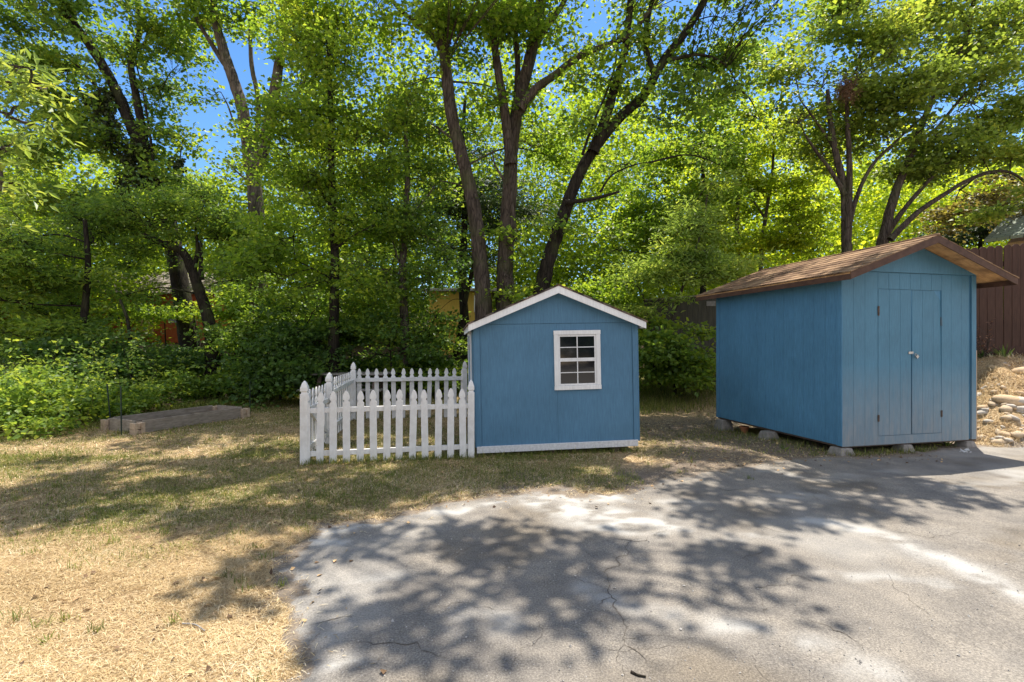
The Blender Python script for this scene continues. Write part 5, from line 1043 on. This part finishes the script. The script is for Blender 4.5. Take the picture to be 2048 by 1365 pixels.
# ------------------------------------------------------------------ picnic table behind the fence
pt = empty('picnic_table', (-4.15, 12.4, float(terr(-4.15, 12.4)))); tag(pt, 'weathered grey picnic table behind the picket fence', 'picnic table')
mb = MB()
for k in range(4): mb.box(-.98, .98, -.38 + k * .19, -.38 + k * .19 + .175, .78, .82)
mb.build('table_top', M['grey_wood'], pt, bevel=.004)
for yy in (-.80, .55):
    mb = MB(); mb.box(-1.05, .98, yy, yy + .26, .42, .46); mb.build('bench', M['grey_wood'], pt, bevel=.004)
for xx in (-.7, .7):
    for s in (-1, 1):
        mb = MB(); mb.beam((xx, s * .62, 0), (xx, s * .2, .77), .04, .09, up=(1, 0, 0)); mb.build('leg', M['rust'], pt)
    mb = MB(); mb.beam((xx + .042, -.78, .375), (xx + .042, .78, .375), .04, .08); mb.build('cross_beam', M['rust'], pt)

# ------------------------------------------------------------------ brown fence at right and old fence behind
bf = empty('board_fence', (8.0, 9.55, 1.25)); tag(bf, 'tall dark brown dog-eared board fence above the rocky bank at right', 'fence')
rb_ = np.random.default_rng(6); x = 7.55; k = 0; proto = None; org = np.array([8.0, 9.55, 1.25])
while x < 13.2:
    y = 9.55 - .10 * (x - 8); base_z = 1.46 + .03 * (x - 9.0); top = 3.42 + .075 * (x - 8.4) + (.0)
    h = top - base_z; wv = .138; mb = MB(); mb.prism([(0, 0), (wv, 0), (wv, h - .045), (wv - .03, h - .008), (wv - .045, h), (.045, h), (.03, h - .008), (0, h - .045)], 'y', -.009, .009)
    ob = mb.build('board', M['fence_brown'], bf, bevel=.002); ob.location = Vector((x, y + rb_.normal(0, .003), base_z)) - Vector(org); ob.rotation_euler = (0, rb_.normal(0, .004), -.1); x += .1445 + (.006 if k % 5 == 3 else 0); k += 1
mb = MB(); mb.beam((-.6, .015 + .06, .17 - .0), (5.2, -.505, .33), .035, .28); mb.build('kick_board', M['fence_brown'], bf).location = (0, -.03, -.10)
for z0 in (.75, 1.9):
    mb = MB(); mb.beam((-.5, .09, z0), (5.2, -.46, z0), .04, .09); mb.build('rail', M['fence_brown'], bf)
of = empty('old_fence', (5.5, 16, 1.0)); tag(of, 'old dark weathered fence glimpsed behind the bushes beside the large shed', 'fence')
mb = MB(); x = 0; q = 0
while x < 4.6:
    zt = 3.04 + .07 * (x + 4.6 - 5.0) - 1.0; mb.box(x - 1.1, x - 1.1 + .145, -.01, .01, -.6, zt + rb_.normal(0, .008)); x += .15
mb.build('boards', M['fence_old'], of); mb = MB(); mb.beam((-1.15, -.03, 2.02), (3.5, -.03, 2.36), .05, .05); mb.build('top_rail', M['grey_wood'], of)
mb = MB(); mb.box(.95, 1.25, -.035, -.014, 1.82, 1.98); mb.build('patch_board', M['grey_wood'], of)

# house at right edge
hs = empty('neighbour_house', (15.9, 16.2, 1.98), (0, 0, R(26))); tag(hs, 'grey green shingle roof corner showing over the brown fence', 'house')
mb = MB(); mb.box(.5, 7.5, -6, -.4, -.8, 2.95); mb.build('wall', M['tan_board'], hs)
for sgn in (-1, 1):
    c0 = 4.0; xe = c0 + sgn * 4.05; mb = MB(); mb.prism([(c0, 5.35), (xe, 2.98), (xe, 3.08), (c0, 5.47)], 'y', -6.4, 0); mb.build('roof', M['shingle_green'], hs)
mb = MB(); mb.prism([(.5, 2.951), (7.5, 2.951), (4, 5.0)], 'y', -.42, -.4); mb.build('gable', M['tan_board'], hs)

# orange houses and yellow shed across the creek
def simple_house(name, loc, w_, d_, h_, wall, roof, label, ridge='x', rise=1.2, rot=0):
    e = empty(name, loc, (0, 0, rot)); tag(e, label, 'house' if 'house' in name else 'shed'); mb = MB()
    mb.box(0, w_, 0, d_, -1.5, h_)
    if ridge == 'x': mb.prism([(0, h_ + .001), (d_, h_ + .001), (d_ / 2, h_ + rise)], 'x', 0, w_)
    mb.build('wall', wall, e)
    for sgn in (-1, 1):
        c0 = d_ / 2; xe = c0 + sgn * (d_ / 2 + .4); ze = h_ - .4 * rise / (d_ / 2); mb = MB(); mb.prism([(c0, h_ + rise + .04), (xe, ze + .04), (xe, ze + .14), (c0, h_ + rise + .15)], 'x', -.4, w_ + .4); mb.build('roof', roof, e)
    return e
e = simple_house('orange_house', (-27.5, 31, 1.9), 9.2, 6, 3.0, M['orange'], M['shingle_pink'], 'red orange house with pale roof seen in patches through the trees at left', rise=1.6, rot=.05)
for xx in (1.5, 5.2):
    mb = MB(); mb.box(xx, xx + 1.0, -.03, -.002, 1.0, 2.1); mb.build('window', M['dark_glass'], e)
mb = MB(); mb.box(3.4, 4.3, -.03, -.002, .0, 2.05); mb.build('door', M['tan_board'], e)
simple_house('orange_house', (-40, 33, 1.9), 6.5, 5, 4.0, M['orange'], M['shingle_pink'], 'second red orange house, only a scrap of wall visible at the far left edge', rise=1.4)
e = simple_house('yellow_shed', (-4.05, 23.5, 2.2), 3.0, 2.5, 1.9, M['yellow'], M['grey_wood'], 'mustard yellow shed glimpsed left of the small blue shed roof', rise=.15)
mb = MB(); mb.box(2.2, 2.65, -.04, -.002, .9, 1.7); mb.build('window', M['white'], e)

# ------------------------------------------------------------------ rocks on the bank
r = np.random.default_rng(31); protos = []
import bmesh
M['rock'] = []
for k, (c0, c1) in enumerate((((.36, .27, .18), (.60, .48, .34)), ((.34, .30, .26), (.56, .51, .45)), ((.42, .30, .18), (.62, .46, .30)))):
    M['rock'].append(mat_noise('river_rock_%d' % k, c0, c1, (1, 1, 1), 9, .85, .4, bdist=.01))
for k in range(5):
    bm = bmesh.new(); bmesh.ops.create_icosphere(bm, subdivisions=2, radius=1)
    for v in bm.verts:
        n_ = float(fbm(v.co.x * 1.3 + k * 7 + v.co.z, v.co.y * 1.3, 55 + k)) - .5; v.co *= 1 + .8 * n_; v.co.z *= .7; v.co.x *= 1.0 + .12 * k
    me = bpy.data.meshes.new('rock'); bm.to_mesh(me); bm.free(); me.polygons.foreach_set('use_smooth', [True] * len(me.polygons)); me.materials.append(M['rock'][k % 3]); protos.append(me)
big = [(2015, 800, .17, 'large pale flat-topped rock in the middle of the rocky bank'), (2043, 802, .14, 'pale rock at the right edge of the photo, beside the large flat-topped rock'), (1985, 808, .085, 'tan egg-shaped rock on the bank left of the large pale rock'),
       (2012, 818, .10, 'grey rounded rock just below the large pale rock'), (2045, 820, .12, 'tan rock low at the right edge of the bank'), (1967, 815, .09, 'grey rock nearest the large shed wall, half way up the bank'), (1966, 825, .09, 'flat tan rock touching the foot of the shed side on the bank'),
       (2040, 742, .13, 'brownish flat rock high on the bank under the fence'), (2000, 885, .10, 'long pale flat stone at the bottom of the rocky bank'), (2035, 870, .11, 'rounded stone low on the bank at the right')]
def bankY(u, v):
    # march along the sight line until the terrain is met
    Ys = np.linspace(6.8, 11, 400); x = (u - 1024) / 963 * Ys; z = 1.6 + (686 - v) / 963 * Ys; tz = terr(x, Ys); i = np.argmax(z < tz); return Ys[i] if i > 0 else None
for (u, v, sz, lb) in big:
    Yd = bankY(u, v)
    if Yd is None: continue
    p_ = P(u, v, Yd); o = bpy.data.objects.new('rock', protos[r.integers(5)]); COL.objects.link(o); o.location = (p_[0], p_[1], p_[2] - sz * .05); o.scale = (sz, sz * .8, sz * .8); o.rotation_euler = (r.normal(0, .2), r.normal(0, .2), r.normal(0, .5)); tag(o, lb, 'rock', 'river rocks on the bank')
cnt = 0
while cnt < 105:
    u = r.uniform(1955, 2085); v = r.uniform(722, 890); Yd = bankY(u, v)
    if Yd is None or Yd > 10: continue
    p_ = P(u, v, Yd); sz = (.022 + .05 * r.random() ** 2.6) * (.75 if v < 775 else 1.1); o = bpy.data.objects.new('rock', protos[r.integers(5)]); COL.objects.link(o)
    o.location = (p_[0], p_[1], p_[2] - sz * .05); o.scale = (sz, sz * .85, sz * .85); o.rotation_euler = (r.normal(0, .3), r.normal(0, .3), r.uniform(0, 3)); tag(o, ('pebble sized' if sz < .035 else 'fist sized' if sz < .05 else 'head sized') + ' river rock ' + ('high on the bank just below the fence' if v < 760 else 'half way up the bank' if v < 820 else 'low on the bank near the asphalt') + (' against the shed side' if u < 1985 else ' toward the right edge' if u > 2030 else ' in mid slope'), 'rock', 'river rocks on the bank'); cnt += 1
# dry weeds on the bank
n = 26000; x = r.uniform(7.2, 12.5, n); y = r.uniform(7.35, 9.6, n); u_ = (x - BC[0]) * BU[0] + (y - BC[1]) * BU[1]; k = (u_ > 2.7) & (fbm(x * 4, y * 4, 3) > .40); x, y = x[k], y[k]; n = len(x)
it = [blades(x, y, r.uniform(.03, .17, n), .005 * r.uniform(.6, 1.4, n), np.abs(r.normal(.4, .4, n)), r, r.random(n))]; o = blade_mesh('dry_weeds', it, STRAW); tag(o, 'dry straw weeds matted between the rocks of the bank', 'weeds', kind='stuff')
# a few green weeds by the fence
def weed(x, y, h, n, lb, mat='bramble'):
    z = float(terr(x, y)); ac = Acc(); A = np.zeros((n, 3)); B = r.normal(0, 1, (n, 3)) * np.array([.4, .4, .0]) * h; B[:, 2] = h * r.uniform(.5, 1, n)
    V, F_ = leaf_quads(A + r.normal(0, .01, (n, 3)), B, r.normal(0, .5, (n, 3)) + np.array([0, -.6, .6]), np.linalg.norm(B, axis=1), h * r.uniform(.08, .16, n), .03)
    o = mesh_np('weed', V, F_, LM[mat], {'rnd': ('FACE', r.random(n))}); o.location = (x, y, z); tag(o, lb, 'weed'); return o
weed(*P(2010, 720, 9.2)[:2], .30, 26, 'bright green weed at the foot of the brown fence'); weed(*P(1965, 722, 9.25)[:2], .22, 20, 'low green weed by the fence beside the shed corner', 'dark')
weed(*G(1893, 893), .16, 16, 'small green weed under the right end of the large shed'); weed(*G(1566, 900), .10, 14, 'tiny weed near the side of the large shed', 'dark')
c_ = P(1968, 690, 9.2); n = 120; A = np.array([[c_[0], c_[1], float(terr(c_[0], c_[1]))]] * 14) + r.normal(0, .03, (14, 3)); B = A + np.stack([r.normal(.02, .16, 14), r.normal(0, .08, 14), r.uniform(.2, .75, 14)], 1)
V, F_ = twigs(A, B, .004, .002, r, 4, .1); M['purple'] = leafmat('reddish_leaf', [(0, (.07, .03, .035)), (1, (.18, .11, .08))], (1.3, 1, 1), .3)
e = empty('spindly_plant', tuple(A[0])); tag(e, 'spindly plant with reddish leaves against the brown fence', 'plant'); mesh_np('stem', V - A[0], F_, BK['brown'], parent=e)
i = r.integers(0, 14, n); s = r.uniform(.3, 1, (n, 1)); q = A[i] * (1 - s) + B[i] * s; V, F_ = leaf_quads(q, r.normal(0, 1, (n, 3)), r.normal(0, 1, (n, 3)), r.uniform(.03, .06, n), r.uniform(.02, .04, n)); mesh_np('leaves', V - A[0], F_, M['purple'], {'rnd': ('FACE', r.random(n))}, parent=e)

# ------------------------------------------------------------------ trees behind the camera, seen only as reflections in the window
for i, (x, y) in enumerate(((-7, -16), (-1, -18), (5, -17), (11, -16), (17, -19))):
    p0 = np.array([x, y, 0.0]); paths = [([p0, p0 + [0.2, 0, 3], p0 + [0, .3, 4.6]], .3, .1)]
    tree('roadside_tree', 'dark tree on the far side of the asphalt behind the viewer', 'tree', [([(1024, 686, 1)], .1, .1)], [], seed=70 + i) if False else None
    e = empty('roadside_tree', tuple(p0)); tag(e, ('dark tree across the asphalt behind the viewer, ' + ('far left of its row', 'second from left of its row', 'in the middle of its row', 'second from right of its row', 'far right of its row')[i]), 'tree', 'trees behind the viewer')
    V, F_ = tube(catmull([q - p0 for q in paths[0][0]], 6), .3, .1, 9, .15, 70 + i); mesh_np('trunk', V, F_, BK['dark'], smooth=True, parent=e)
    rr_ = np.random.default_rng(70 + i); Cc = in_blob(np.array([0, 0, 3.0]), np.array([3.8, 2.2, 2.6]), 700, rr_, .4); V, F_, a_ = spray(Cc, 16, (.4, .4, .2), .24, .8, rr_, rr_.random(len(Cc))); mesh_np('crown', V, F_, LM['dark'], {'rnd': ('FACE', a_)}, parent=e)
print('LEAVES', sum(len(o.data.polygons) for o in bpy.data.objects if o.type == 'MESH'))
